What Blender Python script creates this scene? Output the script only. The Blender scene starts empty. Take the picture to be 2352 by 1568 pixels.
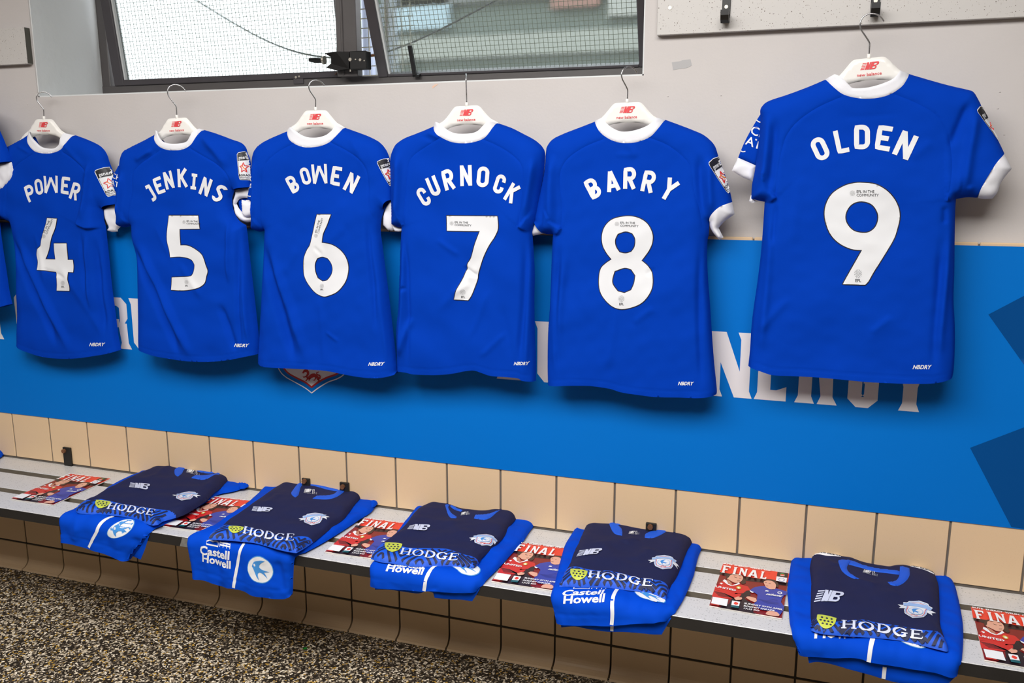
import bpy, math, random
import numpy as np
from mathutils import Matrix, Vector, Euler
from mathutils.geometry import delaunay_2d_cdt

# ------------------------------------------------------------------ camera
K = 0.165 / 0.152
ZF = 0.0855
CAMP = np.array([2.39553 * K, -2.03350 * K, (1.20975 + ZF) * K])
ROT = (1.377351, 0.000538, 0.327565)
FPX = 1990.438
scene = bpy.context.scene
col = scene.collection
cam_d = bpy.data.cameras.new('camera'); cam_d.sensor_width = 36.0
cam_d.lens = 36.0 * FPX / 2352.0; cam_d.clip_start = 0.02
cam = bpy.data.objects.new('camera', cam_d); col.objects.link(cam)
cam.location = CAMP; cam.rotation_euler = ROT
scene.camera = cam
RM = np.array(Euler(ROT, 'XYZ').to_matrix())

# ------------------------------------------------------------------ world, lights, exposure
world = bpy.data.worlds.new('sky'); scene.world = world
world.use_nodes = True
bgn = world.node_tree.nodes['Background']
bgn.inputs[0].default_value = (0.92, 0.96, 1.0, 1); bgn.inputs[1].default_value = 4.4
vs = scene.view_settings
vs.view_transform = 'Standard'; vs.look = 'None'; vs.gamma = 1.0; vs.use_curve_mapping = False
vs.exposure = -0.12
cy = scene.cycles; cy.max_bounces = 5; cy.diffuse_bounces = 2; cy.glossy_bounces = 2; cy.transmission_bounces = 4; cy.transparent_max_bounces = 6
cy.caustics_reflective = False; cy.caustics_refractive = False
CEIL = 2.62
def area(name, loc, size, power, color, rot=(0, 0, 0)):
    l = bpy.data.lights.new(name, 'AREA'); l.shape = 'RECTANGLE'; l.size = size[0]; l.size_y = size[1]
    l.energy = power; l.color = color
    o = bpy.data.objects.new(name, l); o.location = loc; o.rotation_euler = rot; col.objects.link(o)
    return o
ADDED_PANELS = [(1.95, -2.0, 1.3, .75), (-0.4, -1.85, .58, .28)]
area('ceiling_lamp_light', (1.95, -2.0, CEIL - 0.075), (2.5, 1.4), 116, (1.0, 0.975, 0.945))  # added source, stands in for flash bounced off the ceiling
area('ceiling_lamp_light', (-0.4, -1.85, CEIL - 0.075), (1.15, 0.55), 13, (1.0, 0.95, 0.9))  # added fill, evens out the light towards the left

# ------------------------------------------------------------------ helpers
def P(u, v, y=None, z=None):
    d = RM @ np.array([(u - 1176.0) / FPX, -(v - 784.0) / FPX, -1.0])
    t = (y - CAMP[1]) / d[1] if y is not None else (z - CAMP[2]) / d[2]
    return CAMP + t * d
def TP(T, pts):
    return [(T[0] + x * T[2], T[1] + y * T[2]) for x, y in pts]
def tag(o, label=None, cat=None, group=None, kind=None):
    if label: o['label'] = label
    if cat: o['category'] = cat
    if group: o['group'] = group
    if kind: o['kind'] = kind
    return o
def empty(name, loc=(0, 0, 0), parent=None):
    o = bpy.data.objects.new(name, None); o.location = loc; o.empty_display_size = 0.05
    col.objects.link(o)
    if parent: o.parent = parent; o.matrix_parent_inverse = parent_inv(parent)
    return o
def mobj(name, verts, faces, mats, parent=None, smooth=False, mi=None, loc=None):
    me = bpy.data.meshes.new(name)
    verts = [tuple(map(float, v)) for v in verts]
    if loc is not None: verts = [(v[0]-loc[0], v[1]-loc[1], v[2]-loc[2]) for v in verts]
    me.from_pydata(verts, [], [tuple(map(int, f)) for f in faces])
    for m in (mats if isinstance(mats, (list, tuple)) else [mats]): me.materials.append(m)
    if mi is not None: me.polygons.foreach_set('material_index', np.array(mi, dtype=np.int32))
    if smooth: me.polygons.foreach_set('use_smooth', np.ones(len(me.polygons), dtype=bool))
    me.update()
    o = bpy.data.objects.new(name, me); col.objects.link(o)
    if loc is not None: o.location = loc
    if parent:
        o.parent = parent; o.matrix_parent_inverse = parent_inv(parent)
    return o
def world_m(o):
    b = Matrix.LocRotScale(o.location, o.rotation_euler, o.scale)
    return b if o.parent is None else world_m(o.parent) @ o.matrix_parent_inverse @ b
def parent_inv(p):
    return world_m(p).inverted()
class MB:
    def __init__(s): s.v = []; s.f = []; s.m = []
    def box(s, x0, x1, y0, y1, z0, z1, m=0, bev=0.0):
        n = len(s.v)
        if bev <= 0:
            s.v += [(x, y, z) for x in (x0, x1) for y in (y0, y1) for z in (z0, z1)]
            fs = [(0,1,3,2),(4,6,7,5),(0,4,5,1),(2,3,7,6),(0,2,6,4),(1,5,7,3)]
            s.f += [tuple(n+i for i in f) for f in fs]; s.m += [m]*6
        else:
            b = bev
            # chamfered box: 24 verts
            lo = (x0, y0, z0); hi = (x1, y1, z1); idx = {}
            for sx in (0, 1):
                for sy in (0, 1):
                    for sz in (0, 1):
                        c = [hi[0] if sx else lo[0], hi[1] if sy else lo[1], hi[2] if sz else lo[2]]
                        dsn = [-b if sx else b, -b if sy else b, -b if sz else b]
                        for ax in range(3):
                            p = [c[k] + (0 if k == ax else dsn[k]) for k in range(3)]
                            idx[(sx, sy, sz, ax)] = len(s.v); s.v.append(tuple(p))
            for ax in range(3):
                o1, o2 = [k for k in range(3) if k != ax]
                for side in (0, 1):
                    q = []
                    for (i, j) in ((0,0),(1,0),(1,1),(0,1)):
                        k = [0,0,0]; k[ax] = side; k[o1] = i; k[o2] = j
                        q.append(idx[(k[0],k[1],k[2],ax)])
                    s.f.append(tuple(q)); s.m.append(m)
            for ax in range(3):      # edges along ax
                o1, o2 = [k for k in range(3) if k != ax]
                for i in (0, 1):
                    for j in (0, 1):
                        a = [0,0,0]; c = [0,0,0]; a[o1] = c[o1] = i; a[o2] = c[o2] = j; a[ax] = 0; c[ax] = 1
                        s.f.append((idx[(*a, o1)], idx[(*c, o1)], idx[(*c, o2)], idx[(*a, o2)])); s.m.append(m)
            for sx in (0, 1):
                for sy in (0, 1):
                    for sz in (0, 1):
                        s.f.append(tuple(idx[(sx, sy, sz, ax)] for ax in range(3))); s.m.append(m)
        return s
    def prism(s, pts3, vec, m=0):
        n = len(s.v); k = len(pts3)
        s.v += [tuple(p) for p in pts3] + [tuple(np.array(p) + np.array(vec)) for p in pts3]
        s.f.append(tuple(range(n, n+k))); s.f.append(tuple(range(n+2*k-1, n+k-1, -1))); s.m += [m, m]
        for i in range(k):
            j = (i+1) % k
            s.f.append((n+i, n+k+i, n+k+j, n+j)); s.m.append(m)
        return s
    def tube(s, path, r, seg=10, m=0, closed=False, caps=True):
        path = [np.array(p, float) for p in path]; n0 = len(s.v); k = len(path)
        rr = r if isinstance(r, (list, tuple)) else [r]*k
        up = np.array([0.0, 0, 1.0]); prev = None
        for i, p in enumerate(path):
            a = path[i-1] if (i > 0 or closed) else p; b = path[(i+1) % k] if (i < k-1 or closed) else p
            t = b - a; t /= (np.linalg.norm(t) + 1e-12)
            if prev is None:
                h = up if abs(t @ up) < 0.9 else np.array([1.0, 0, 0])
                nrm = np.cross(t, h); nrm /= np.linalg.norm(nrm)
            else:
                nrm = prev - t * (prev @ t); nrm /= np.linalg.norm(nrm)
            prev = nrm; bi = np.cross(t, nrm)
            for j in range(seg):
                a_ = 2*math.pi*j/seg
                s.v.append(tuple(p + rr[i]*(math.cos(a_)*nrm + math.sin(a_)*bi)))
        for i in range(k if closed else k-1):
            for j in range(seg):
                i2 = (i+1) % k; j2 = (j+1) % seg
                s.f.append((n0+i*seg+j, n0+i*seg+j2, n0+i2*seg+j2, n0+i2*seg+j)); s.m.append(m)
        if caps and not closed:
            s.f.append(tuple(n0+j for j in range(seg-1, -1, -1))); s.f.append(tuple(n0+(k-1)*seg+j for j in range(seg))); s.m += [m, m]
        return s
    def cyl(s, c, axis, r, h, seg=20, m=0):
        c = np.array(c, float); a = np.array(axis, float); a /= np.linalg.norm(a)
        return s.tube([c, c + a*h], r, seg, m)
    def build(s, name, mats, parent=None, smooth=False, loc=None):
        return mobj(name, s.v, s.f, mats, parent, smooth, s.m, loc)

# ---- 2D geometry
def catmull(p0, p1, p2, p3, n):
    t = np.linspace(0, 1, n, endpoint=False)[:, None]
    return 0.5*((2*p1) + (-p0+p2)*t + (2*p0-5*p1+4*p2-p3)*t*t + (-p0+3*p1-3*p2+p3)*t**3)
def smooth_poly(pts, closed=True, corner=52, n=5):
    pts = [np.array(p, float) for p in pts]; k = len(pts); out = []
    def is_corner(i):
        if not closed and (i == 0 or i == k-1): return True
        a = pts[i]-pts[i-1]; b = pts[(i+1) % k]-pts[i]
        c = (a@b)/(np.linalg.norm(a)*np.linalg.norm(b)+1e-12)
        return math.degrees(math.acos(max(-1, min(1, c)))) > corner
    cs = [is_corner(i) for i in range(k)]
    for i in range(k if closed else k-1):
        p1 = pts[i]; p2 = pts[(i+1) % k]
        p0 = p1 if cs[i] else pts[i-1]; p3 = p2 if cs[(i+1) % k] else pts[(i+2) % k]
        out += list(catmull(p0, p1, p2, p3, n))
    if not closed: out.append(pts[-1])
    return np.array(out)
def resample(poly, step, closed=True):
    poly = np.asarray(poly, float); out = []
    k = len(poly)
    for i in range(k if closed else k-1):
        a = poly[i]; b = poly[(i+1) % k]; d = np.linalg.norm(b-a)
        n = max(1, int(round(d/step)))
        for j in range(n): out.append(a + (b-a)*j/n)
    if not closed: out.append(poly[-1])
    # drop near duplicates
    res = [out[0]]
    for p in out[1:]:
        if np.linalg.norm(p-res[-1]) > step*0.25: res.append(p)
    if closed and np.linalg.norm(res[0]-res[-1]) < step*0.25: res.pop()
    return np.array(res)
def inside(pts, loops):
    pts = np.asarray(pts, float); x = pts[:, 0:1]; y = pts[:, 1:2]; r = np.zeros(len(pts), int)
    for L in loops:
        L = np.asarray(L, float); a = np.roll(L, 1, 0); k = a[:, 1] != L[:, 1]; a = a[k]; b = L[k]
        sl = (b[:, 0]-a[:, 0])/(b[:, 1]-a[:, 1]); ch = max(1, int(1.5e6/max(1, len(a))))
        for i in range(0, len(pts), ch):
            yy = y[i:i+ch]; c = ((a[:, 1] > yy) != (b[:, 1] > yy)) & (x[i:i+ch] < sl*(yy-a[:, 1])+a[:, 0])
            r[i:i+ch] += c.sum(1)
    return (r % 2) == 1
def segdist(pts, segs):
    pts = np.asarray(pts, float)
    if isinstance(segs, np.ndarray): A, B = segs[:, 0], segs[:, 1]
    else:
        sg = np.array([(a, b) for a, b in segs], float); A, B = sg[:, 0], sg[:, 1]
    d = B-A; L = (d*d).sum(1)+1e-15; out = np.empty(len(pts)); ch = max(1, int(1.5e6/max(1, len(A))))
    for i in range(0, len(pts), ch):
        qx = pts[i:i+ch, 0:1]-A[:, 0]; qy = pts[i:i+ch, 1:2]-A[:, 1]
        t = np.clip((qx*d[:, 0]+qy*d[:, 1])/L, 0, 1)
        qx -= t*d[:, 0]; qy -= t*d[:, 1]
        out[i:i+ch] = (qx*qx+qy*qy).min(1)
    return np.sqrt(out)
def tri_fill(loops, step, extra_lines=(), grid=True):
    """triangulate the even-odd inside of loops with interior grid points"""
    V = []; E = []
    for L in loops:
        n0 = len(V); k = len(L); V += [tuple(p) for p in L]
        E += [(n0+i, n0+(i+1) % k) for i in range(k)]
    for L in extra_lines:
        n0 = len(V); V += [tuple(p) for p in L]; E += [(n0+i, n0+i+1) for i in range(len(L)-1)]
    if grid:
        A = np.vstack(loops); lo = A.min(0); hi = A.max(0)
        xs = np.arange(lo[0]+step*0.5, hi[0], step); ys = np.arange(lo[1]+step*0.5, hi[1], step*0.87)
        if len(xs) and len(ys):
            gx, gy = np.meshgrid(xs, ys); gx[1::2] += step*0.5
            g = np.stack([gx.ravel(), gy.ravel()], 1)
            g = g[inside(g, loops)]
            if len(g):
                segs = [(L[i-1], L[i]) for L in loops for i in range(len(L))]
                for L in extra_lines: segs += [(L[i], L[i+1]) for i in range(len(L)-1)]
                g = g[segdist(g, segs) > step*0.45]
                V += [tuple(p) for p in g]
    r = delaunay_2d_cdt([Vector((float(p[0]), float(p[1]))) for p in V], E, [], 0, 1e-7)
    vv = np.array([(p[0], p[1]) for p in r[0]]); F = [tuple(f) for f in r[2]]
    if not F: return vv, []
    T = np.array(F); c = vv[T].mean(1)
    k = inside(c, loops)
    return vv, T[k]
def prof(t):
    t = np.clip(t, 0, 1); return np.sqrt(np.maximum(0, 1-(1-t)**2))
def smoothstep(t):
    t = np.clip(t, 0, 1); return t*t*(3-2*t)
class Noise:
    def __init__(s, seed, scale, n=9):
        r = np.random.RandomState(seed); a = r.uniform(0, 2*np.pi, n); f = r.uniform(0.6, 1.9, n)*2*np.pi/scale
        s.k = np.stack([np.cos(a)*f, np.sin(a)*f], 1); s.p = r.uniform(0, 6.28, n); s.w = 1/np.sqrt(n)
    def __call__(s, p):
        return np.sin(p@s.k.T + s.p).sum(1)*s.w
def fold_field(pts, folds):
    """folds: (a0,b0,a1,b1,width,amp) ridges (amp>0 towards the viewer)"""
    h = np.zeros(len(pts))
    for a0, b0, a1, b1, w, amp in folds:
        a = np.array([a0, b0]); d = np.array([a1-a0, b1-b0]); L = np.linalg.norm(d)
        t = ((pts-a)@d)/(L*L); nrm = np.array([-d[1], d[0]])/L; s = (pts-a)@nrm
        bend = 0.04*L*np.sin(t*4+a0*20)
        end = smoothstep(t/0.25)*smoothstep((1-t)/0.25)*(t > 0)*(t < 1)
        h += amp*np.exp(-((s-bend*0.35)/w)**2)*end
    return h
def step_field(pts, line, side, amp, reach, ramp=0.006):
    """raised on one side of a polyline, fading out over reach"""
    line = np.asarray(line, float); n = len(line)
    best = np.full(len(pts), 1e9); sgn = np.zeros(len(pts)); tt = np.zeros(len(pts))
    for i in range(n-1):
        a = line[i]; d = line[i+1]-a; L = d@d+1e-15
        t0 = ((pts-a)@d)/L; t = np.clip(t0, 0, 1)
        q = pts-(a+t[:, None]*d); dd = np.sqrt(np.einsum('ij,ij->i', q, q))
        cr = d[0]*(pts[:, 1]-a[1])-d[1]*(pts[:, 0]-a[0])
        m = dd < best
        best[m] = dd[m]; sgn[m] = np.sign(cr[m]); tt[m] = (i+t[m])/(n-1)
    s = best*sgn*side
    end = smoothstep(tt/0.12)*smoothstep((1-tt)/0.12) if False else smoothstep((tt+0.02)/0.1)*smoothstep((1.02-tt)/0.1)
    return amp*smoothstep((s+ramp*0.5)/ramp)*np.exp(-np.maximum(s, 0)/reach)*end

# ---- sheets: 2-D outline -> puffy cloth with two skins
class Sheet:
    """outline in (a,b); M(a,b,h)->xyz ; h = base + D*prof(dist/r) + extras"""
    def __init__(s, loop, M, D, r, open_segs=(), D2=0.0, base=0.0, extras=(), noise=()):
        s.loop = np.asarray(loop, float); s.M = M; s.D = D; s.r = r; s.D2 = D2; s.base = base
        n = len(s.loop); s.closed = [(s.loop[i-1], s.loop[i]) for i in range(n) if ((i-1) % n) not in open_segs]; s.closed = np.array(s.closed)
        s.extras = list(extras); s.noise = list(noise)
    def h(s, p):
        p = np.atleast_2d(np.asarray(p, float))
        d = segdist(p, s.closed); q = prof(d/s.r)
        h = s.base + s.D*q; x = np.zeros(len(p))
        for e in s.extras: x += e(p)
        for nz, amp in s.noise: x += amp*nz(p)
        return h + x*smoothstep(d/(s.r*0.5))
    def hb(s, p):
        p = np.atleast_2d(np.asarray(p, float))
        return s.base - s.D2*prof(segdist(p, s.closed)/s.r)
def sheet_mesh(sh, step, lines=(), back=True):
    L = resample(sh.loop, step)
    vv, T = tri_fill([L], step, lines)
    f3 = sh.M(vv, sh.h(vv))
    bv = bt = b3 = None
    if back:
        Lb = resample(sh.loop, step*3); bv, bt = tri_fill([Lb], step*3.5)
        b3 = sh.M(bv, sh.hb(bv))
    return vv, T, f3, bv, bt, b3
def orient(f3, T, ref):
    T = np.array(T)
    n = np.cross(f3[T[:, 1]]-f3[T[:, 0]], f3[T[:, 2]]-f3[T[:, 0]])
    flip = n@np.array(ref) < 0
    T[flip] = T[flip][:, ::-1]
    return T
def sheet_object(name, sh, step, mat, parent, ref, back=True):
    vv, T, f3, bv, bt, b3 = sheet_mesh(sh, step, back=back)
    T = orient(f3, T, ref); V = list(f3); F = [tuple(t) for t in T]
    if back:
        bt = orient(b3, bt, -np.array(ref)); n = len(V); V += list(b3); F += [tuple(t+n) for t in bt]
    return mobj(name, V, F, mat, parent, True)

# ---- prints: flat shapes laid on a surface function
class Print:
    """collects coloured 2-D shapes in (a,b) and lays them on S(pts, off)->xyz"""
    def __init__(s, S, off0=0.0007, doff=0.00025, step=0.006, ref=(0, -1, 0), clip=None):
        s.S = S; s.off = off0; s.doff = doff; s.step = step; s.ref = ref; s.clip = clip
        s.v = []; s.f = []; s.mi = []; s.mats = []
    def _add(s, vv, T, mat):
        if len(T) == 0: return
        T = np.array(T)
        if s.clip is not None:
            T = T[inside(vv[T].mean(1), [s.clip])]
            if len(T) == 0: return
        if mat not in s.mats: s.mats.append(mat)
        p3 = s.S(vv, s.off); T = orient(p3, T, s.ref); n = len(s.v)
        s.v += list(p3); s.f += [tuple(t+n) for t in T]; s.mi += [s.mats.index(mat)]*len(T)
    def layer(s): s.off += s.doff; return s
    def fill(s, loops, mat, grid=True):
        loops = [resample(L, s.step) for L in loops]
        vv, T = tri_fill(loops, s.step, grid=grid); s._add(vv, T, mat); return s
    def fan(s, poly, mat):
        vv, T = tri_fill([np.asarray(poly, float)], 1, grid=False); s._add(vv, T, mat); return s
    def line(s, pl, hw, mat, closed=False):
        pl = resample(pl, s.step, closed); n = len(pl)
        if n < 2: return s
        if closed: t = np.roll(pl, -1, 0)-np.roll(pl, 1, 0)
        else:
            t = np.zeros_like(pl); t[1:-1] = pl[2:]-pl[:-2]; t[0] = pl[1]-pl[0]; t[-1] = pl[-1]-pl[-2]
        t /= (np.linalg.norm(t, axis=1)[:, None]+1e-12); nr = np.stack([-t[:, 1], t[:, 0]], 1)
        w = np.asarray(hw) if np.ndim(hw) else np.full(n, hw)
        if len(w) != n: w = np.interp(np.linspace(0, 1, n), np.linspace(0, 1, len(w)), w)
        vv = np.vstack([pl+nr*w[:, None], pl-nr*w[:, None]])
        T = []
        for i in range(n if closed else n-1):
            j = (i+1) % n; T += [(i, j, n+j), (i, n+j, n+i)]
        s._add(vv, T, mat); return s
    def text(s, body, mat, f, bold=0.0, shear=0.0, align='CENTER', sub=0):
        """f maps text coords (cap height 1) to (a,b)"""
        vv, T = text_mesh(body, bold, shear, align)
        for _ in range(sub): vv, T = subdivide(vv, T)
        s._add(f(vv), T, mat); return s
    def build(s, name, parent, loc=None):
        if not s.v: return None
        return mobj(name, s.v, s.f, s.mats, parent, True, s.mi, loc)
def subdivide(vv, T):
    V = [tuple(p) for p in vv]; mid = {}; out = []
    def m(i, j):
        k = (min(i, j), max(i, j))
        if k not in mid: mid[k] = len(V); V.append(((V[i][0]+V[j][0])/2, (V[i][1]+V[j][1])/2))
        return mid[k]
    for i, j, k in T:
        a, b, c = m(i, j), m(j, k), m(k, i); out += [(i, a, c), (a, j, b), (c, b, k), (a, b, c)]
    return np.array(V), np.array(out)
_tc = {}
def text_mesh(body, bold, shear, align):
    k = (body, bold, shear, align)
    if k not in _tc:
        c = bpy.data.curves.new('t', 'FONT'); c.body = body; c.resolution_u = 2; c.offset = bold; c.shear = shear; c.align_x = align
        o = bpy.data.objects.new('t', c); me = o.to_mesh(); me.calc_loop_triangles()
        vv = np.array([(v.co.x, v.co.y) for v in me.vertices])/0.70
        T = np.array([tuple(t.vertices) for t in me.loop_triangles])
        o.to_mesh_clear(); bpy.data.objects.remove(o); bpy.data.curves.remove(c)
        _tc[k] = (vv, T)
    return _tc[k]
def ell(cx, cy, rx, ry, rot=0, n=28):
    t = np.linspace(0, 2*np.pi, n, endpoint=False); c, s_ = math.cos(math.radians(rot)), math.sin(math.radians(rot))
    x = rx*np.cos(t); y = ry*np.sin(t)
    return np.stack([cx+c*x-s_*y, cy+s_*x+c*y], 1)

# ---- condensed rounded capitals drawn as strokes (unit height, width w)
def arc(cx, cy, rx, ry, a0, a1, n=10):
    t = np.radians(np.linspace(a0, a1, n)); return [(cx+rx*math.cos(q), cy+ry*math.sin(q)) for q in t]
def glyph(ch, w=0.56, h=0.085):
    """list of (closed, points); stroke centre lines inset by h"""
    l, r, b, t = h, w-h, h, 1-h; m = (b+t)/2; q = min(0.2, (r-l)*0.5)
    cx = (l+r)/2
    if ch == 'O': return [(1, arc(r-q, t-q, q, q, 0, 90)+arc(l+q, t-q, q, q, 90, 180)+arc(l+q, b+q, q, q, 180, 270)+arc(r-q, b+q, q, q, 270, 360))]
    if ch == 'C': return [(0, [(r, t-q-.1)]+arc(r-q, t-q, q, q, 0, 90)+arc(l+q, t-q, q, q, 90, 180)+arc(l+q, b+q, q, q, 180, 270)+arc(r-q, b+q, q, q, 270, 360)+[(r, b+q+.1)])]
    if ch == 'U': return [(0, [(l, 1)]+arc(l+q, b+q, q, q, 180, 270)+arc(r-q, b+q, q, q, 270, 360)+[(r, 1)])]
    if ch == 'D': return [(1, [(l, b), (l, t)]+arc(r-q, t-q, q, q, 90, 0)+arc(r-q, b+q, q, q, 0, -90))]
    if ch == 'P': return [(0, [(l, 0), (l, t)]+arc(r-q*.9, t-(t-m)/2, q*.9, (t-m)/2+.02, 90, -90)+[(l, m-.02)])]
    if ch == 'R': return [(0, [(l, 0), (l, t)]+arc(r-q*.9, t-(t-m)/2, q*.9, (t-m)/2+.02, 90, -90)+[(l, m-.02)]), (0, [(cx-.02, m), (r, 0)])]
    if ch == 'B': return [(1, [(l, b), (l, t)]+arc(r-q, t-(t-m)/2, q*.9, (t-m)/2, 90, -90)), (1, [(l, b), (l, m)]+arc(r-q, b+(m-b)/2, q, (m-b)/2, 90, -90))]
    if ch == 'E': return [(0, [(w, t), (l, t), (l, b), (w, b)]), (0, [(l, m), (r, m)])]
    if ch == 'L': return [(0, [(l, 1), (l, b), (w, b)])]
    if ch == 'N': return [(0, [(l, 0), (l, 1)]), (0, [(l, .96), (r, .04)]), (0, [(r, 0), (r, 1)])]
    if ch == 'K': return [(0, [(l, 0), (l, 1)]), (0, [(r+.03, 1), (l+.05, m-.02)]), (0, [(l+.14, m+.05), (r+.03, 0)])]
    if ch == 'I': return [(0, [(cx, 0), (cx, 1)]), (0, [(cx-.17, t), (cx+.17, t)]), (0, [(cx-.17, b), (cx+.17, b)])]
    if ch == 'J': return [(0, [(l+.05, t), (r, t), (r, b+q)]+arc(r-q, b+q, q, q, 0, -90)+[(l, b)])]
    if ch == 'S': return [(0, [(r, t-q*.6)]+arc(r-q, t-q*.8, q, q*.8, 10, 90)+arc(l+q, t-q*1.1, q, q*1.1, 90, 200)+arc(r-q, b+q*1.15, q, q*1.15, 40, -90)+arc(l+q, b+q*.8, q, q*.8, -90, -180)+[(l, b+q*.9)])]
    if ch == 'A': return [(0, [(l*.7, 0), (cx, 1-h*.6)]), (0, [(w-l*.7, 0), (cx, 1-h*.6)]), (0, [(l+.06, .25), (r-.06, .25)])]
    if ch == 'Y': return [(0, [(l*.6, 1), (cx, m)]), (0, [(w-l*.6, 1), (cx, m)]), (0, [(cx, m+.05), (cx, 0)])]
    if ch == 'W':
        return [(0, [(l*.8, 1), (l+.02, h*.3)]), (0, [(l+.02, h*.3), (cx, .9)]), (0, [(cx, .9), (r-.02, h*.3)]), (0, [(w-l*.8, 1), (r-.02, h*.3)])]
    return []
# ------------------------------------------------------------------ materials
def srgb(r, g, b):
    f = lambda c: (c/255/12.92) if c/255 <= 0.04045 else ((c/255+0.055)/1.055)**2.4
    return (f(r), f(g), f(b), 1)
def mat(name, colr, rough=0.6, metal=0.0, spec=0.5, sheen=0.0, bump=None, noise=None):
    m = bpy.data.materials.new(name); m.use_nodes = True; nt = m.node_tree; p = nt.nodes['Principled BSDF']
    p.inputs['Base Color'].default_value = colr; p.inputs['Roughness'].default_value = rough
    p.inputs['Metallic'].default_value = metal; p.inputs['Specular IOR Level'].default_value = spec
    if sheen: p.inputs['Sheen Weight'].default_value = sheen
    tc = nt.nodes.new('ShaderNodeTexCoord')
    if noise:      # (scale, amount) slight colour variation
        n = nt.nodes.new('ShaderNodeTexNoise'); n.inputs['Scale'].default_value = noise[0]; n.inputs['Detail'].default_value = 5
        nt.links.new(tc.outputs['Object'], n.inputs['Vector'])
        mx = nt.nodes.new('ShaderNodeMix'); mx.data_type = 'RGBA'; mx.blend_type = 'MULTIPLY'
        mx.inputs[0].default_value = noise[1]; mx.inputs[6].default_value = colr
        rp = nt.nodes.new('ShaderNodeValToRGB'); rp.color_ramp.elements[0].position = 0.3; rp.color_ramp.elements[1].position = 0.7
        rp.color_ramp.elements[0].color = (0.35, 0.33, 0.3, 1)
        nt.links.new(n.outputs['Fac'], rp.inputs[0]); nt.links.new(rp.outputs[0], mx.inputs[7])
        nt.links.new(mx.outputs[2], p.inputs['Base Color'])
    if bump:       # list of (scale, distance)
        prev = None
        for sc, dist, st in bump:
            n = nt.nodes.new('ShaderNodeTexNoise'); n.inputs['Scale'].default_value = sc; n.inputs['Detail'].default_value = 3
            nt.links.new(tc.outputs['Object'], n.inputs['Vector'])
            b = nt.nodes.new('ShaderNodeBump'); b.inputs['Strength'].default_value = st; b.inputs['Distance'].default_value = dist
            nt.links.new(n.outputs['Fac'], b.inputs['Height'])
            if prev: nt.links.new(prev.outputs['Normal'], b.inputs['Normal'])
            prev = b
        nt.links.new(prev.outputs['Normal'], p.inputs['Normal'])
    return m
def speckle(name, base, spots, rough=0.4, bump=0.0):
    """spots: (scale, threshold, colour) small voronoi dots"""
    m = mat(name, base, rough); nt = m.node_tree; p = nt.nodes['Principled BSDF']
    tc = nt.nodes.new('ShaderNodeTexCoord'); cur = None
    for sc, th, cl in spots:
        v = nt.nodes.new('ShaderNodeTexVoronoi'); v.inputs['Scale'].default_value = sc
        nt.links.new(tc.outputs['Object'], v.inputs['Vector'])
        sx = nt.nodes.new('ShaderNodeSeparateColor'); nt.links.new(v.outputs['Color'], sx.inputs[0])
        th_n = nt.nodes.new('ShaderNodeMath'); th_n.operation = 'MULTIPLY'; th_n.inputs[1].default_value = th
        nt.links.new(sx.outputs[0], th_n.inputs[0])
        lt = nt.nodes.new('ShaderNodeMath'); lt.operation = 'LESS_THAN'
        nt.links.new(v.outputs['Distance'], lt.inputs[0]); nt.links.new(th_n.outputs[0], lt.inputs[1])
        mx = nt.nodes.new('ShaderNodeMix'); mx.data_type = 'RGBA'
        nt.links.new(lt.outputs[0], mx.inputs[0]); mx.inputs[7].default_value = cl
        if cur: nt.links.new(cur.outputs[2], mx.inputs[6])
        else: mx.inputs[6].default_value = base
        cur = mx
    nt.links.new(cur.outputs[2], p.inputs['Base Color'])
    return m
M_paint = mat('wall_paint', srgb(203, 198, 196), 0.55, bump=[(160, 0.002, 0.12), (9, 0.010, 0.10)], noise=(5, 0.06))
M_reveal = mat('reveal_paint', srgb(218, 221, 222), 0.5, bump=[(30, 0.01, 0.2)], noise=(4, 0.08))
M_ceil = mat('ceiling_paint', srgb(232, 230, 226), 0.8)
M_roomwall = mat('room_wall_paint', srgb(112, 104, 97), 0.7)
M_tile = speckle('beige_tile', srgb(222, 192, 154), [(520, 0.16, srgb(180, 150, 116)), (300, 0.1, srgb(232, 208, 176))], 0.42)
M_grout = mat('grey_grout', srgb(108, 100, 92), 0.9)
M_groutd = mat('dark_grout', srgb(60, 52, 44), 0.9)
M_frame = mat('window_frame_paint', srgb(84, 80, 80), 0.42, noise=(18, 0.12), bump=[(60, 0.002, 0.2)])
M_sash = mat('sash_paint', srgb(70, 66, 70), 0.4, noise=(20, 0.15))
M_blackm = mat('black_metal', srgb(20, 20, 21), 0.35)
M_blackp = mat('black_plastic', srgb(14, 14, 15), 0.28)
M_screw = mat('screw_metal', srgb(196, 190, 178), 0.35, 0.8)
M_rust = mat('rusty_bolt', srgb(120, 78, 48), 0.8, noise=(60, 0.5))
M_bracket = mat('black_bracket', srgb(26, 24, 20), 0.6, noise=(60, 0.3))
M_lam = speckle('grey_laminate', srgb(204, 203, 202), [(150, 0.34, srgb(172, 172, 172)), (170, 0.17, srgb(96, 92, 88)), (260, 0.14, srgb(130, 128, 126))], 0.3)
M_rail = speckle('grey_rail_laminate', srgb(202, 199, 196), [(150, 0.2, srgb(110, 100, 92)), (240, 0.22, srgb(150, 143, 138))], 0.35)
M_edge = mat('black_edge_strip', srgb(34, 32, 31), 0.45, noise=(25, 0.3))
M_edge2 = mat('slat_edge', srgb(112, 104, 92), 0.6, noise=(25, 0.3))
M_vinyl = mat('blue_vinyl', srgb(0, 110, 200), 0.5, spec=0.12, bump=[(3.0, 0.012, 0.16), (11, 0.004, 0.1)])
M_vwhite = mat('white_vinyl', srgb(226, 222, 226), 0.45, spec=0.3)
M_vnavy = mat('dark_blue_vinyl', srgb(0, 72, 138), 0.5, spec=0.12)
M_vred = mat('red_vinyl', srgb(178, 22, 30), 0.45)
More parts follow.
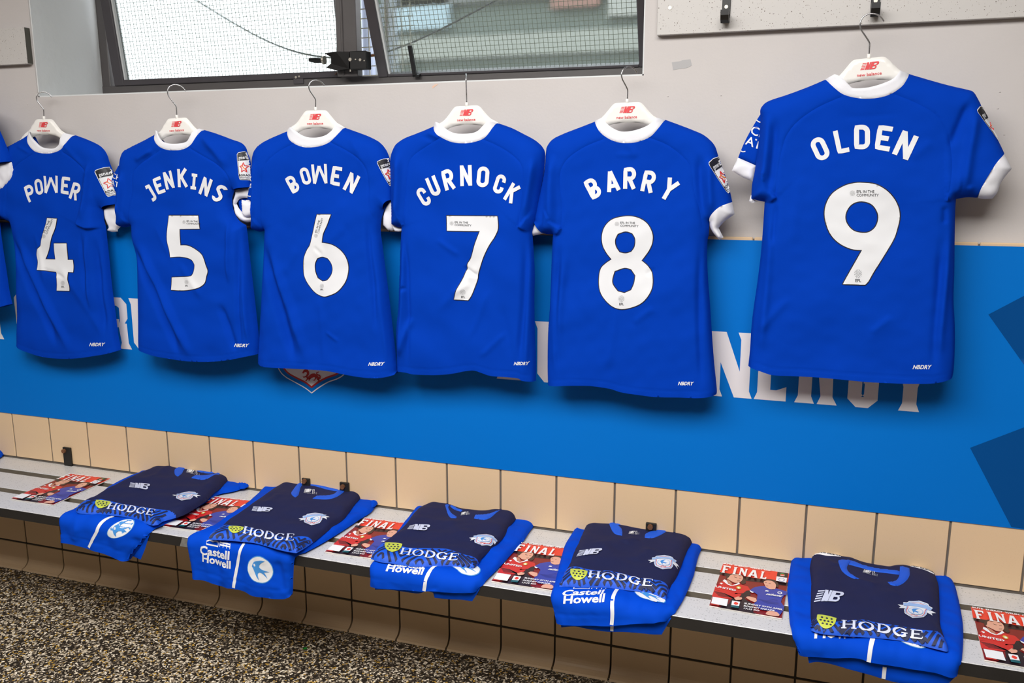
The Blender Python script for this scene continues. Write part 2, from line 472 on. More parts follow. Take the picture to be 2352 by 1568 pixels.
M_jersey = mat('blue_jersey_cloth', srgb(0, 57, 172), 0.85, spec=0.06, bump=[(900, 0.0006, 0.25)])
M_shorts = mat('blue_shorts_cloth', srgb(0, 68, 194), 0.8, spec=0.08, bump=[(900, 0.0006, 0.25)])
M_wcloth = mat('white_rib_cloth', srgb(228, 229, 236), 0.75, bump=[(700, 0.0006, 0.25)])
M_print = mat('white_print', srgb(224, 226, 230), 0.6)
M_blackprint = mat('black_print', srgb(24, 24, 32), 0.5)
M_greyprint = mat('grey_print', srgb(92, 92, 100), 0.5)
M_redprint = mat('red_print', srgb(214, 40, 44), 0.5)
M_orange = mat('orange_print', srgb(240, 130, 40), 0.5)
M_hang = mat('hanger_plastic', srgb(240, 238, 234), 0.22, spec=0.5)
M_hred = mat('hanger_red_print', srgb(222, 70, 76), 0.4)
M_wire = mat('hanger_wire', srgb(190, 190, 192), 0.22, 1.0)
M_navy = mat('navy_cloth', srgb(29, 33, 70), 0.75, spec=0.2, bump=[(800, 0.0006, 0.3)])
M_navyin = mat('navy_inner_cloth', srgb(22, 26, 52), 0.8)
M_pblue = mat('pattern_blue_cloth', srgb(6, 82, 206), 0.62, bump=[(800, 0.0006, 0.25)])
M_pnavy = mat('pattern_navy_cloth', srgb(18, 26, 66), 0.65)
M_collar = mat('blue_collar_cloth', srgb(10, 84, 206), 0.7, bump=[(800, 0.0006, 0.3)])
M_lime = mat('lime_print', srgb(190, 200, 70), 0.5)
M_silver = mat('silver_print', srgb(206, 212, 232), 0.45)
M_sky = mat('sky_blue_print', srgb(64, 142, 214), 0.5)
M_pale = mat('pale_blue_print', srgb(150, 180, 224), 0.5)
def glass_mat():
    m = bpy.data.materials.new('wired_glass'); m.use_nodes = True; nt = m.node_tree
    for n in list(nt.nodes): nt.nodes.remove(n)
    out = nt.nodes.new('ShaderNodeOutputMaterial'); tr = nt.nodes.new('ShaderNodeBsdfTransparent')
    tr.inputs[0].default_value = (0.9, 0.93, 0.92, 1)
    rf = nt.nodes.new('ShaderNodeBsdfRefraction'); rf.inputs['Roughness'].default_value = 0.09; rf.inputs['IOR'].default_value = 1.02
    rf.inputs[0].default_value = (0.86, 0.9, 0.89, 1)
    gl = nt.nodes.new('ShaderNodeBsdfGlossy'); gl.inputs['Roughness'].default_value = 0.12; gl.inputs[0].default_value = (0.9, 0.95, 0.97, 1)
    df = nt.nodes.new('ShaderNodeBsdfDiffuse'); df.inputs[0].default_value = (0.55, 0.62, 0.62, 1)
    tc = nt.nodes.new('ShaderNodeTexCoord'); n = nt.nodes.new('ShaderNodeTexNoise'); n.inputs['Scale'].default_value = 90
    mp = nt.nodes.new('ShaderNodeMapping'); mp.inputs['Scale'].default_value = (1, 1, 0.35)
    b = nt.nodes.new('ShaderNodeBump'); b.inputs['Strength'].default_value = 0.5; b.inputs['Distance'].default_value = 0.004
    nt.links.new(tc.outputs['Object'], mp.inputs[0]); nt.links.new(mp.outputs[0], n.inputs['Vector'])
    nt.links.new(n.outputs['Fac'], b.inputs['Height']); nt.links.new(b.outputs[0], rf.inputs['Normal']); nt.links.new(b.outputs[0], gl.inputs['Normal'])
    m1 = nt.nodes.new('ShaderNodeMixShader'); m1.inputs[0].default_value = 0.6; nt.links.new(tr.outputs[0], m1.inputs[1]); nt.links.new(rf.outputs[0], m1.inputs[2])
    m2 = nt.nodes.new('ShaderNodeMixShader'); m2.inputs[0].default_value = 0.06; nt.links.new(m1.outputs[0], m2.inputs[1]); nt.links.new(gl.outputs[0], m2.inputs[2])
    m3 = nt.nodes.new('ShaderNodeMixShader'); m3.inputs[0].default_value = 0.12; nt.links.new(m2.outputs[0], m3.inputs[1]); nt.links.new(df.outputs[0], m3.inputs[2])
    nt.links.new(m3.outputs[0], out.inputs[0]); return m
M_glass = glass_mat()
def floor_mat():
    m = mat('flake_floor', srgb(30, 26, 23), 0.5); nt = m.node_tree; p = nt.nodes['Principled BSDF']
    tc = nt.nodes.new('ShaderNodeTexCoord'); v = nt.nodes.new('ShaderNodeTexVoronoi'); v.inputs['Scale'].default_value = 205
    wn = nt.nodes.new('ShaderNodeTexNoise'); wn.inputs['Scale'].default_value = 60
    nt.links.new(tc.outputs['Object'], wn.inputs['Vector'])
    ad = nt.nodes.new('ShaderNodeVectorMath'); ad.operation = 'MULTIPLY_ADD'; ad.inputs[1].default_value = (0.012, 0.012, 0)
    nt.links.new(wn.outputs['Color'], ad.inputs[0]); nt.links.new(tc.outputs['Object'], ad.inputs[2]); nt.links.new(ad.outputs[0], v.inputs['Vector'])
    sx = nt.nodes.new('ShaderNodeSeparateColor'); nt.links.new(v.outputs['Color'], sx.inputs[0])
    rp = nt.nodes.new('ShaderNodeValToRGB'); cr = rp.color_ramp; cr.interpolation = 'CONSTANT'
    cr.elements[0].position = 0; cr.elements[0].color = srgb(36, 30, 24)
    cr.elements[1].position = 0.45; cr.elements[1].color = srgb(66, 58, 50)
    for pos, c in ((0.60, srgb(130, 116, 98)), (0.73, srgb(200, 186, 162)), (0.86, srgb(180, 142, 62)), (0.915, srgb(236, 224, 204))):
        e = cr.elements.new(pos); e.color = c
    nt.links.new(sx.outputs[0], rp.inputs[0]); nt.links.new(rp.outputs[0], p.inputs['Base Color'])
    n2 = nt.nodes.new('ShaderNodeTexNoise'); n2.inputs['Scale'].default_value = 180; nt.links.new(tc.outputs['Object'], n2.inputs['Vector'])
    b = nt.nodes.new('ShaderNodeBump'); b.inputs['Distance'].default_value = 0.002; b.inputs['Strength'].default_value = 0.4
    nt.links.new(n2.outputs['Fac'], b.inputs['Height']); nt.links.new(b.outputs[0], p.inputs['Normal'])
    return m
M_floor = floor_mat()
def emit(name, c, s):
    m = bpy.data.materials.new(name); m.use_nodes = True; p = m.node_tree.nodes['Principled BSDF']
    p.inputs['Base Color'].default_value = c; p.inputs['Emission Color'].default_value = c; p.inputs['Emission Strength'].default_value = s
    return m
M_panelglow = emit('lamp_diffuser', (1, 0.97, 0.93, 1), 3.0)  # glow for the added ceiling panels, no fitting known there

# ------------------------------------------------------------------ the room
WY = 0.012                       # painted wall plane (tiles stand proud at y = 0)
PZ = 0.165                       # tile pitch
ZC = ZF * K                      # height of the joint above the cove tiles
ZB = ZC + 2 * PZ; ZTT = ZC + 7 * PZ
X0, X1, YB = -1.3, 4.9, -4.3
SILL = P(760, 199, y=WY)[2]
WXL = P(84, 200, y=WY)[0]; WXR = P(1479, 150, y=WY)[0]; WZT = SILL + 0.85; WD = 0.275
def struct(o): return tag(o, kind='structure')
struct(MB().box(X0-.1, X1+.1, YB-.1, WY+.3, -0.1, 0).build('floor', M_floor))
struct(MB().box(X0-.1, X1+.1, YB-.1, WY+.3, CEIL, CEIL+.1).build('ceiling', M_ceil))
struct(MB().box(X0-.1, X0, YB, WY, 0, CEIL).build('wall_left', M_roomwall))
struct(MB().box(X1, X1+.1, YB, WY, 0, CEIL).build('wall_right', M_roomwall))
struct(MB().box(X0-.1, X1+.1, YB-.1, YB, 0, CEIL).build('wall_front', M_roomwall))
wb = MB()
for (xa, xb, za, zb_) in ((X0-.1, X1+.1, 0, SILL), (X0-.1, WXL, SILL, CEIL), (WXR, X1+.1, SILL, CEIL), (WXL, WXR, WZT, CEIL)):
    wb.box(xa, xb, WY, WY+.36, za, zb_)
wall = struct(wb.build('wall_back', M_paint))
# plaster lining of the window reveal (left cheek, right cheek, head, sill)
rv = MB(); t = 0.004
rv.box(WXL, WXL+t, WY+.004, WY+WD, SILL, WZT); rv.box(WXR-t, WXR, WY+.004, WY+WD, SILL, WZT)
rv.box(WXL, WXR, WY+.004, WY+WD, WZT-t, WZT); rv.box(WXL, WXR, WY+.004, WY+WD, SILL, SILL+t)
rv.build('window_reveal', M_reveal, wall)
# tiles --------------------------------------------------------------
def tile_mesh(h, cove=False):
    w = PZ-0.0055; mb = MB()
    if not cove: mb.box(0, w, 0, 0.0095, 0, h, bev=0.0012)
    else:   # skirting tile sweeping out onto the floor
        pr = [(0.0, h), (0.0, 0.036)] + [(-0.030+0.030*math.cos(a), 0.036-0.030*math.sin(a)) for a in np.linspace(0.15, 1.5, 7)] + [(-0.030, 0.0), (0.0095, 0.0), (0.0095, h)]
        mb.prism([(0, y, z) for y, z in pr], (w, 0, 0))
    me = mb.build('tile', M_tile); d = me.data; bpy.data.objects.remove(me); return d
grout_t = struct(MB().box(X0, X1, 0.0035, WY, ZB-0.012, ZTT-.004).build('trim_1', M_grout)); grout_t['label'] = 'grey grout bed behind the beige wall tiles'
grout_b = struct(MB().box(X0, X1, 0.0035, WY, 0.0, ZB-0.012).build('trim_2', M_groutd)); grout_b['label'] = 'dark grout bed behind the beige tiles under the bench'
top_m, mid_m, cov_m, cap_m = tile_mesh(PZ+0.0005), tile_mesh(PZ-0.006), tile_mesh(ZC-0.004, True), None
def place_tiles(data, z, i0, i1, par):
    for i in range(i0, i1):
        o = bpy.data.objects.new('tile', data); o.location = (i*PZ+0.00275, 0, z); col.objects.link(o)
        o.parent = par; o.matrix_parent_inverse = parent_inv(par)
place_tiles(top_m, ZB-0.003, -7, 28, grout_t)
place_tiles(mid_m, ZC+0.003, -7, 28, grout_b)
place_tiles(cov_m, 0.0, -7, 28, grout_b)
# bullnose cap course at the top of the tiling
for i in range(-7, 28):
    w = PZ-.0035
    mb = MB().box(i*PZ+.00175, i*PZ+.00175+w, 0.0, WY, ZTT-PZ, ZTT, bev=0.002)
    mb.build('tile', M_tile, grout_t)
# ------------------------------------------------------------------ window
win = empty('window_1', (WXL, WY+WD, SILL)); struct(win)
FY = WY+WD
def fbox(name, x0, x1, y0, y1, z0, z1, m, par=win): return MB().box(x0, x1, y0, y1, z0, z1, bev=0.002).build(name, m, par)
fl_in = P(245, 100, y=FY)[0]; mu0 = P(772, 100, y=FY-.045)[0]; mu1 = P(819, 100, y=FY-.045)[0]
rail_t = P(500, 188, y=FY)[2]
fbox('frame_stile', WXL+t, fl_in, FY, FY+.05, SILL, WZT, M_frame)
fbox('frame_stile', WXR-.05, WXR-t, FY, FY+.05, SILL, WZT, M_frame)
fbox('frame_rail', WXL+t, WXR-t, FY-.004, FY+.05, SILL+t, rail_t, M_frame)
fbox('frame_rail', WXL+t, WXR-t, FY, FY+.05, WZT-.05, WZT, M_frame)
fbox('mullion', mu0, mu1, FY-.045, FY-.012, rail_t-.004, WZT-.05, M_frame)
fbox('mullion_bead', mu0+.018, mu0+.026, FY-.049, FY-.044, rail_t, WZT-.05, M_frame)
def sash(x0, x1, tilt, gx0, gz0):
    """bottom-hung sash built upright, then tipped into the room about its bottom edge"""
    e = empty('sash', (x0, FY+.012, rail_t+.001), win)
    w = x1-x0; h = WZT-.06-rail_t; sw = gx0-x0; bw = gz0-rail_t
    a = Matrix.Rotation(math.radians(tilt), 4, 'X')
    def put(mb, name, m, par):
        mb.v = [tuple((Matrix.Translation((x0, FY+.012, rail_t+.001)) @ a @ Vector(v))) for v in mb.v]
        return mb.build(name, m, par)
    put(MB().box(0, sw, -.022, .012, 0, h, bev=.002), 'sash_stile', M_sash, e)
    put(MB().box(w-sw, w, -.022, .012, 0, h, bev=.002), 'sash_stile', M_sash, e)
    put(MB().box(sw, w-sw, -.022, .012, 0, bw, bev=.002), 'sash_rail', M_sash, e)
    put(MB().box(sw, w-sw, -.022, .012, h-bw, h, bev=.002), 'sash_rail', M_sash, e)
    put(MB().box(sw, sw+.006, -.014, -.004, bw, h-bw), 'glazing_bead', M_reveal, e)
    put(MB().box(sw, w-sw, -.003, .003, bw, h-bw), 'pane', M_glass, e)
    g = MB(); pt = 0.0135
    for k in range(1, int((w-2*sw)/pt)): g.box(sw+k*pt-.0006, sw+k*pt+.0006, -.0042, -.0034, bw, h-bw)
    for k in range(1, int((h-2*bw)/pt)): g.box(sw, w-sw, -.0042, -.0034, bw+k*pt-.0006, bw+k*pt+.0006)
    gw = put(g, 'wire_mesh', mat('pane_wire', srgb(116, 124, 112), 0.5), e); gw['kind'] = 'stuff'
    return e, put
s1x0 = P(266, 178, y=FY)[0]
s1, put1 = sash(s1x0, mu0+.030, 7, P(287, 178, y=FY)[0], P(500, 174, y=FY)[2])
s2x0 = P(871, 166, y=FY)[0]
s2, put2 = sash(s2x0, WXR-.03, 21, P(893, 162, y=FY)[0], P(1180, 155, y=FY)[2])
# stay arm standing on the right sash, catch plates and chips on the frame
sx = P(958, 160, y=FY)[0]-s2x0
put2(MB().box(sx-.006, sx+.006, -.034, -.024, 0.002, .092, bev=.001).box(sx-.006, sx+.016, -.034, -.022, .0, .007), 'stay_arm', M_blackm, s2)
cx = P(688, 181, y=FY)[0]; cz = P(688, 181, y=FY)[2]
cp = MB().box(cx-.018, cx+.018, FY-.008, FY-.003, cz-.016, cz+.008, bev=.001).build('catch_plate', M_sash, win)
MB().cyl((cx-.006, FY-.008, cz+.004), (0, -1, 0), .004, .004, 12).build('screw', M_screw, cp)
MB().cyl((cx+.006, FY-.008, cz+.006), (0, -1, 0), .003, .004, 12).build('screw', M_screw, cp)
lx = P(370, 183, y=FY)[0]; lz = P(370, 183, y=FY)[2]
MB().prism([(lx-.05, FY-.008, lz-.008), (lx+.045, FY-.008, lz+.004), (lx+.05, FY-.008, lz-.002), (lx-.02, FY-.008, lz-.014)], (0, .006, 0)).build('stay_bar', M_sash, win)
# black grip-clamp latch at the foot of the mullion
LT = (700, 80, 300/2352)
def L3(x, y, yy): u, v = TP(LT, [(x, y)])[0]; return P(u, v, y=yy)
lat = empty('window_latch', tuple(L3(850, 450, FY-.03)), win)
yl = FY-.078
a0 = L3(800, 295, yl); a1 = L3(1115, 610, yl)
MB().box(a0[0], a1[0], yl, FY-.047, a1[2], a0[2], bev=.002).build('latch_body', M_blackm, lat)
MB().prism([L3(350, 330, yl+.012), L3(560, 300, yl+.006), L3(800, 300, yl+.002), L3(800, 610, yl+.002), L3(560, 640, yl+.006), L3(380, 590, yl+.012), L3(470, 520, yl+.01), L3(470, 400, yl+.01)], (0, .02, 0)).build('latch_jaw', M_blackp, lat)
c0 = L3(360, 455, yl+.02)
MB().cyl(c0, (-1, 0, 0.0), .0125, .006, 20).build('latch_washer', M_screw, lat)
b0 = L3(310, 460, yl+.02); b1 = L3(85, 450, yl+.02)
MB().tube([b0, b0*.6+b1*.4, b1], [.0075, .0085, .006], 8).build('latch_knob', M_blackp, lat)
for (x, y, r_) in ((820, 445, .0052), (918, 443, .0022), (1000, 450, .004), (1075, 465, .002)):
    q = L3(x, y, yl); MB().cyl(q, (0, -1, 0), r_, .0022, 14).build('screw', M_screw, lat)
q = L3(820, 600, yl+.012); MB().cyl(q, (0, 0, -1), .0026, .01, 12).build('set_screw', M_screw, lat)
q0 = L3(680, 590, yl+.02); q1 = L3(545, 715, FY-.01); MB().tube([q0, q1], .0012, 6).build('latch_wire', M_rust, lat)
q0 = L3(1110, 385, yl+.03); q1 = L3(1275, 365, yl+.05); MB().tube([q0, q1], .003, 8).build('latch_rod', M_rust, lat)
# ------------------------------------------------------------------ outside
OY = WY+.36
og = MB(); sxx = P(790, 60, y=OY+.10)[0]
for k in range(0, 9): og.box(sxx+k*.03-.0013, sxx+k*.03+.0013, OY+.1, OY+.103, SILL-.05, WZT+.1)
for k in range(0, 33): og.box(sxx-.01, sxx+.25, OY+.103, OY+.106, SILL-.04+k*.03-.0013, SILL-.04+k*.03+.0013)
guard = og.build('window_guard', mat('guard_wire', srgb(196, 190, 172), 0.5))
tag(guard, 'pale wire mesh guard outside the gap in the window', 'mesh guard')
fp0 = P(806, 60, y=OY+1.3)[0]; fp1 = P(900, 60, y=OY+1.3)[0]
fpn = MB().box(fp0, fp1, OY+1.3, OY+1.36, -.02, 3.4).build('yard_wall', mat('yard_wall_paint', srgb(140, 146, 156), .8))
tag(fpn, 'grey blue yard wall seen through the gap beside the mullion', 'wall')
pq = P(846, 100, y=OY+.45)
pipe = MB().cyl((pq[0], pq[1], 0.2), (0, 0, 1), .024, 3.2, 20).build('drain_pipe', mat('grey_pipe', srgb(172, 182, 206), 0.4), smooth=True)
tag(pipe, 'pale grey pipe standing outside behind the mesh guard', 'pipe')
rnd = random.Random(5); lf = MB()
for k in range(260):
    u = rnd.uniform(800, 870); v = rnd.uniform(-160, 70); q = P(u, v, y=OY+.62+rnd.uniform(-.12, .12))
    s_ = rnd.uniform(.012, .03); a_ = rnd.uniform(0, 6.28); e1 = np.array([math.cos(a_), rnd.uniform(-.4, .4), math.sin(a_)])*s_
    e2 = np.cross(e1, (0.3, 1, 0.2)); e2 = e2/np.linalg.norm(e2)*s_*.55
    n = len(lf.v); lf.v += [tuple(q-e1), tuple(q+e2), tuple(q+e1), tuple(q-e2)]; lf.f.append((n, n+1, n+2, n+3)); lf.m.append(rnd.choice((0, 0, 1)))
shrub = empty('shrub', (pq[0], OY+.62, 1.0)); tag(shrub, 'green and yellow leafy shrub seen through the open window gap', 'shrub')
fo = lf.build('foliage', [mat('leaf_green', srgb(70, 120, 40), 0.6), mat('leaf_yellow', srgb(170, 170, 40), 0.6)], shrub); fo['kind'] = 'stuff'
MB().tube([(pq[0]-.05, OY+.62, 0.05), (pq[0]-.03, OY+.62, 1.2), (pq[0], OY+.62, 2.3)], [.02, .015, .006], 8).build('stem', mat('bark', srgb(80, 60, 40), 0.8), shrub)
# grey building across the yard, seen through the right-hand pane
bx = P(868, 60, y=2.6)[0]
bld = empty('building', (bx+2, 3.0, 0)); tag(bld, 'grey green building across the yard behind the right window pane', 'building')
zz = lambda v: P(1200, v, y=2.6)[2]
MB().box(bx, bx+5, 2.6, 4.0, -.1, zz(128)).build('lower_wall', mat('building_dark', srgb(98, 106, 98), 0.8), bld)
MB().box(bx-.0, bx+5, 2.56, 2.6, zz(128), zz(78)).build('fascia', mat('building_grey', srgb(158, 160, 152), 0.8), bld)
MB().box(bx, bx+5, 2.75, 4.0, zz(128), zz(-10)).build('upper_wall', mat('building_green', srgb(108, 118, 112), 0.8), bld)
for (ua, ub, va, vb, mm) in ((1270, 1380, -30, 22, mat('building_brick', srgb(150, 110, 100), 0.8)), (1400, 1470, -10, 40, mat('building_pale', srgb(170, 170, 165), 0.8)), (872, 1035, -20, 75, mat('building_blue', srgb(168, 188, 198), 0.8))):
    p0 = P(ua, vb, y=2.74); p1 = P(ub, va, y=2.74)
    MB().box(p0[0], p1[0], 2.70, 2.76, p0[2], p1[2]).build('window_panel', mm, bld)
MB().box(bx, bx+5, 2.7, 4.2, zz(-10), zz(-60)).build('roof_edge', mat('building_roof', srgb(110, 112, 112), 0.8), bld)
gy = MB().box(-12, 14, .4, 14, -.12, -.02).build('ground', mat('yard_concrete', srgb(150, 148, 142), 0.9)); struct(gy)
# slack cable hung across outside
cyy = OY+.22; cps = [(380, -45), (450, 0), (540, 55), (620, 97), (700, 124), (790, 133), (890, 118), (990, 78), (1080, 32), (1150, -5), (1230, -50)]
cab = MB().tube([P(u, v, y=cyy) for u, v in smooth_poly(cps, False, n=4)], .0032, 8).build('cable', mat('cable_grey', srgb(70, 72, 78), 0.6), smooth=True)
tag(cab, 'slack dark cable sagging across the yard behind both window panes', 'cable')
# ------------------------------------------------------------------ added ceiling light panels: bounced-flash stand-in and left fill
for i, (lx_, ly_, hw_, hd_) in enumerate(ADDED_PANELS):
    e = empty('ceiling_lamp', (lx_, ly_, CEIL)); tag(e, ['large white ceiling lamp panel over the middle of the room', 'small white ceiling lamp panel towards the left wall'][i], 'lamp', 'ceiling lamp panels')
    MB().box(lx_-hw_-.03, lx_+hw_+.03, ly_-hd_-.03, ly_+hd_+.03, CEIL-.06, CEIL-.001, bev=.004).build('lamp_housing', M_hang, e)
    MB().box(lx_-hw_, lx_+hw_, ly_-hd_, ly_+hd_, CEIL-.066, CEIL-.058).build('diffuser', M_panelglow, e)

# marks on the painted wall: a bare grey patch, chipped spots along the sill
def wall_mark(name, pts, m, y=WY):
    q = [P(u, v, y=y-.0006) for u, v in pts]; MB().prism([tuple(p) for p in q], (0, .0005, 0)).build(name, m, wall)
wall_mark('paint_patch', [(1543, 143), (1560, 141), (1568, 138), (1586, 136), (1589, 150), (1578, 156), (1562, 158), (1546, 161)], mat('patch_grey', srgb(176, 175, 176), .6))
wall_mark('plaster_chip', [(992, 199), (998, 194), (1007, 193), (1000, 198), (994, 203)], mat('chip_orange', srgb(224, 190, 168), .8))
for u, v in ((1655, 220), (1533, 222), (1520, 340), (2145, 232), (2295, 212), (2305, 310), (2290, 250), (62, 240)):
    q = P(u, v, y=WY); MB().tube([(q[0], WY+.001, q[2]), (q[0]+.0015, WY-.0004, q[2]+.001), (q[0]+.003, WY+.001, q[2])], .0012, 8).build('paint_lump', M_paint, wall, True)
# ------------------------------------------------------------------ blue wall graphic
ZA = (0.447032+ZF)*K; ZP = (1.0575+ZF)*K; PY = -0.0025
pan = empty('wall_graphic', (2.0, PY, ZA)); tag(pan, 'long bright blue vinyl wall graphic with white block lettering behind the jerseys', 'wall graphic')
MB().box(X0, X1, PY, -0.0002, ZA, ZP).build('vinyl_panel', M_vinyl, pan)
SP = lambda p, off: np.stack([p[:, 0], np.full(len(p), PY-off), p[:, 1]], 1)
def PX(pts, y=PY): return np.array([P(u, v, y=y)[[0, 2]] for u, v in pts])
pr = Print(SP, .0004, .0002, step=.02)
# dark angular shapes at the right
pr.fill([PX([(2270, 722), (2352, 679), (2480, 640), (2480, 1010), (2400, 905)])], M_vnavy, False)
pr.fill([PX([(2228, 1028), (2352, 981), (2480, 935), (2480, 1230), (2323, 1210)])], M_vnavy, False)
pr.build('dark_shape', pan)
# block letters with flared feet
zt_ = P(1670, 762, y=PY)[2]; zb_ = P(1670, 911, y=PY)[2]; LH = zt_-zb_
def block(ch, w, sw=.30, f=.045):
    """polygons in unit box (0..w, 0..1)"""
    s_ = sw*.62; c = .12
    def stem(x0, x1, lo=0., hi=1.):
        return [(x0-f, lo), (x1+f, lo), (x1, lo+.11), (x1, hi-.11), (x1+f, hi), (x0-f, hi), (x0, hi-.11), (x0, lo+.11)]
    L = f; R = w-f
    if ch == 'U': return [[(L-f, 1), (L+s_+f, 1), (L+s_, .88), (L+s_, .22), (L+s_+.06, .16), (R-s_-.06, .16), (R-s_, .22), (R-s_, .88), (R-s_-f, 1), (R+f, 1), (R, .88), (R, c+.02), (R-c, 0), (L+c, 0), (L, c+.02), (L, .88)]]
    if ch == 'E': return [stem(L, L+s_), [(L, 0), (R, 0), (R, .22), (R-.14, .16), (L, .16)], [(L, 1), (R, 1), (R, .78), (R-.14, .84), (L, .84)], [(L, .42), (R-.12, .42), (R-.12, .58), (L, .58)]]
    if ch == 'N': return [stem(L, L+s_*.8), stem(R-s_*.8, R), [(L-f, 1), (L+s_+.03, 1), (R, 0), (R-s_-.03, 0)]]
    if ch == 'R': return [stem(L, L+s_), [(L, 1), (R-c, 1), (R, 1-c), (R, .60), (R-.08, .5), (R-s_-.02, .5), (R-s_, .55), (R-s_, .80), (R-s_-.06, .84), (L, .84)], [(L, .42), (R-s_-.02, .42), (R-s_-.02, .58), (L, .58)], [(R-s_-.05, .5), (R-.03, .5), (R-.02, .12), (R+f, 0), (R-s_-f, 0), (R-s_, .12)]]
    if ch == 'B': return [stem(L, L+s_), [(L, 1), (R-c, 1), (R-.02, 1-c), (R-.02, .6), (R-.09, .5), (R, .42), (R, c), (R-c, 0), (L, 0), (L, .16), (R-s_-.04, .16), (R-s_, .2), (R-s_, .38), (R-s_-.04, .42), (L, .42), (L, .58), (R-s_-.06, .58), (R-s_-.02, .62), (R-s_-.02, .8), (R-s_-.06, .84), (L, .84)]]
    if ch == 'G': return [[(R, .70), (R, 1-c), (R-c, 1), (L+c, 1), (L, 1-c), (L, c), (L+c, 0), (R-c, 0), (R, c), (R, .5), (w*.5, .5), (w*.5, .36), (R-s_, .36), (R-s_, .2), (R-s_-.04, .16), (L+s_+.04, .16), (L+s_, .2), (L+s_, .8), (L+s_+.04, .84), (R-s_-.04, .84), (R-s_, .8), (R-s_, .70)]]
    if ch == 'Y': return [stem(w/2-s_/2, w/2+s_/2, 0, .55), [(L-f, 1), (L+s_+f*.5, 1), (w/2+s_/2, .45), (w/2-s_/2, .35)], [(R+f, 1), (R-s_-f*.5, 1), (w/2-s_/2, .45), (w/2+s_/2, .35)]]
    if ch == 'T': return [stem(w/2-s_/2, w/2+s_/2), [(L, 1), (R, 1), (R, .76), (R-.06, .84), (L+.06, .84), (L, .76)]]
    if ch == 'M': return [stem(L, L+s_*.8), stem(R-s_*.8, R), [(L, 1), (L+s_, 1), (w/2+.04, .3), (w/2-.08, .3)], [(R, 1), (R-s_, 1), (w/2-.04, .3), (w/2+.08, .3)]]
    if ch == 'C': return [[(R, .68), (R, 1-c), (R-c, 1), (L+c, 1), (L, 1-c), (L, c), (L+c, 0), (R-c, 0), (R, c), (R, .32), (R-s_, .32), (R-s_, .2), (R-s_-.04, .16), (L+s_+.04, .16), (L+s_, .2), (L+s_, .8), (L+s_+.04, .84), (R-s_-.04, .84), (R-s_, .8), (R-s_, .68)]]
def wall_letter(ch, u0, u1, vb):
    x0 = P(u0, vb, y=PY)[0]; x1 = P(u1, vb, y=PY)[0]; w = (x1-x0)/LH
    pr = Print(SP, .0004, .00004, step=.03)
    for pol in block(ch, w): pr.fan([(x0+a*LH, zb_+b*LH) for a, b in pol], M_vwhite).layer()
    pr.build('letter', pan)
for ch, u0, u1, vb in (('N', 1622, 1727, 905), ('E', 1731, 1812, 915), ('R', 1824, 1922, 925), ('G', 1937, 2022, 935), ('Y', 2040, 2134, 943),
                       ('E', 1530, 1610, 890), ('B', 1141, 1221, 865), ('U', 1228, 1310, 873), ('T', 1318, 1392, 880), ('E', 1400, 1474, 885),
                       ('C', 40, 88, 790), ('Y', 92, 150, 793), ('M', 154, 226, 797), ('R', 229, 304, 806), ('U', 298+8, 378, 812), ('R', -58, 11, 786)):
    wall_letter(ch, u0, u1, vb)
# crest under jersey 6: white, blue, red outlined shield with a red dragon
DT = (560, 440, 360/1227)
def DX(pts): return PX(TP(DT, pts))
pr = Print(SP, .0004, .0002, step=.012)
outer = [(532, 1575), (480, 1535), (400, 1490), (330, 1450), (285, 1405), (262, 1340), (255, 1200), (300, 1080), (530, 1020), (760, 1080), (800, 1200), (805, 1340), (790, 1420), (740, 1460), (660, 1490), (585, 1535)]
inner = [(532, 1530), (480, 1490), (410, 1455), (350, 1420), (312, 1375), (298, 1320), (292, 1210), (330, 1120), (530, 1060), (730, 1120), (765, 1210), (768, 1320), (752, 1400), (720, 1430), (650, 1455), (585, 1490)]
o_ = smooth_poly(DX(outer), n=4); i_ = smooth_poly(DX(inner), n=4)
pr.fill([o_], M_vinyl).layer(); pr.line(o_, .0016, M_vwhite, True); pr.layer()
pr.fill([i_], M_vwhite).layer(); pr.line(i_, .0028, M_vred, True).layer()
dr = lambda p: smooth_poly(DX(p), False, n=4)
pr.line(dr([(462, 1420), (480, 1400), (500, 1402), (505, 1425), (492, 1445), (505, 1462), (535, 1440), (560, 1438), (585, 1462), (578, 1478)]), [.002, .004, .005, .0035, .003, .005, .006, .006, .005, .003], M_vred)
pr.line(dr([(595, 1465), (600, 1440), (575, 1430), (570, 1415), (590, 1410)]), [.003, .0025, .002, .002, .001], M_vred)
for lg in ([(490, 1445), (470, 1452), (462, 1440)], [(500, 1462), (490, 1480), (478, 1478)], [(520, 1455), (515, 1475), (503, 1480)], [(565, 1455), (555, 1475), (540, 1472)], [(588, 1465), (592, 1480), (578, 1486)]):
    pr.line(dr(lg), [.0022, .0018, .0008], M_vred)
pr.build('dragon_crest', pan)

# ------------------------------------------------------------------ bench
BT = ZB-0.008*K                 # bench top
BF = -0.341*K; TH = 0.030       # front edge, slat thickness
bench = empty('bench', (2.0, -.18, 0)); tag(bench, 'long wall bench of three grey speckled laminate slats with a black front edge', 'bench')
g1a, g1b, g2a, g2b = -0.090*K, -0.116*K, -0.220*K, -0.245*K
def slat(y0, y1, em):
    o = MB().box(X0+.02, X1-.02, y0+.0015, y1, BT-TH, BT, bev=.0012).build('slat', M_lam, bench)
    MB().box(X0+.02, X1-.02, y0, y0+.0015, BT-TH+.001, BT-.0012).build('edge_strip', em, o)
    return o
slat(g1a, -.0008, M_edge2); slat(g2a, g1b, M_edge2); fs = slat(BF, g2b, M_edge)
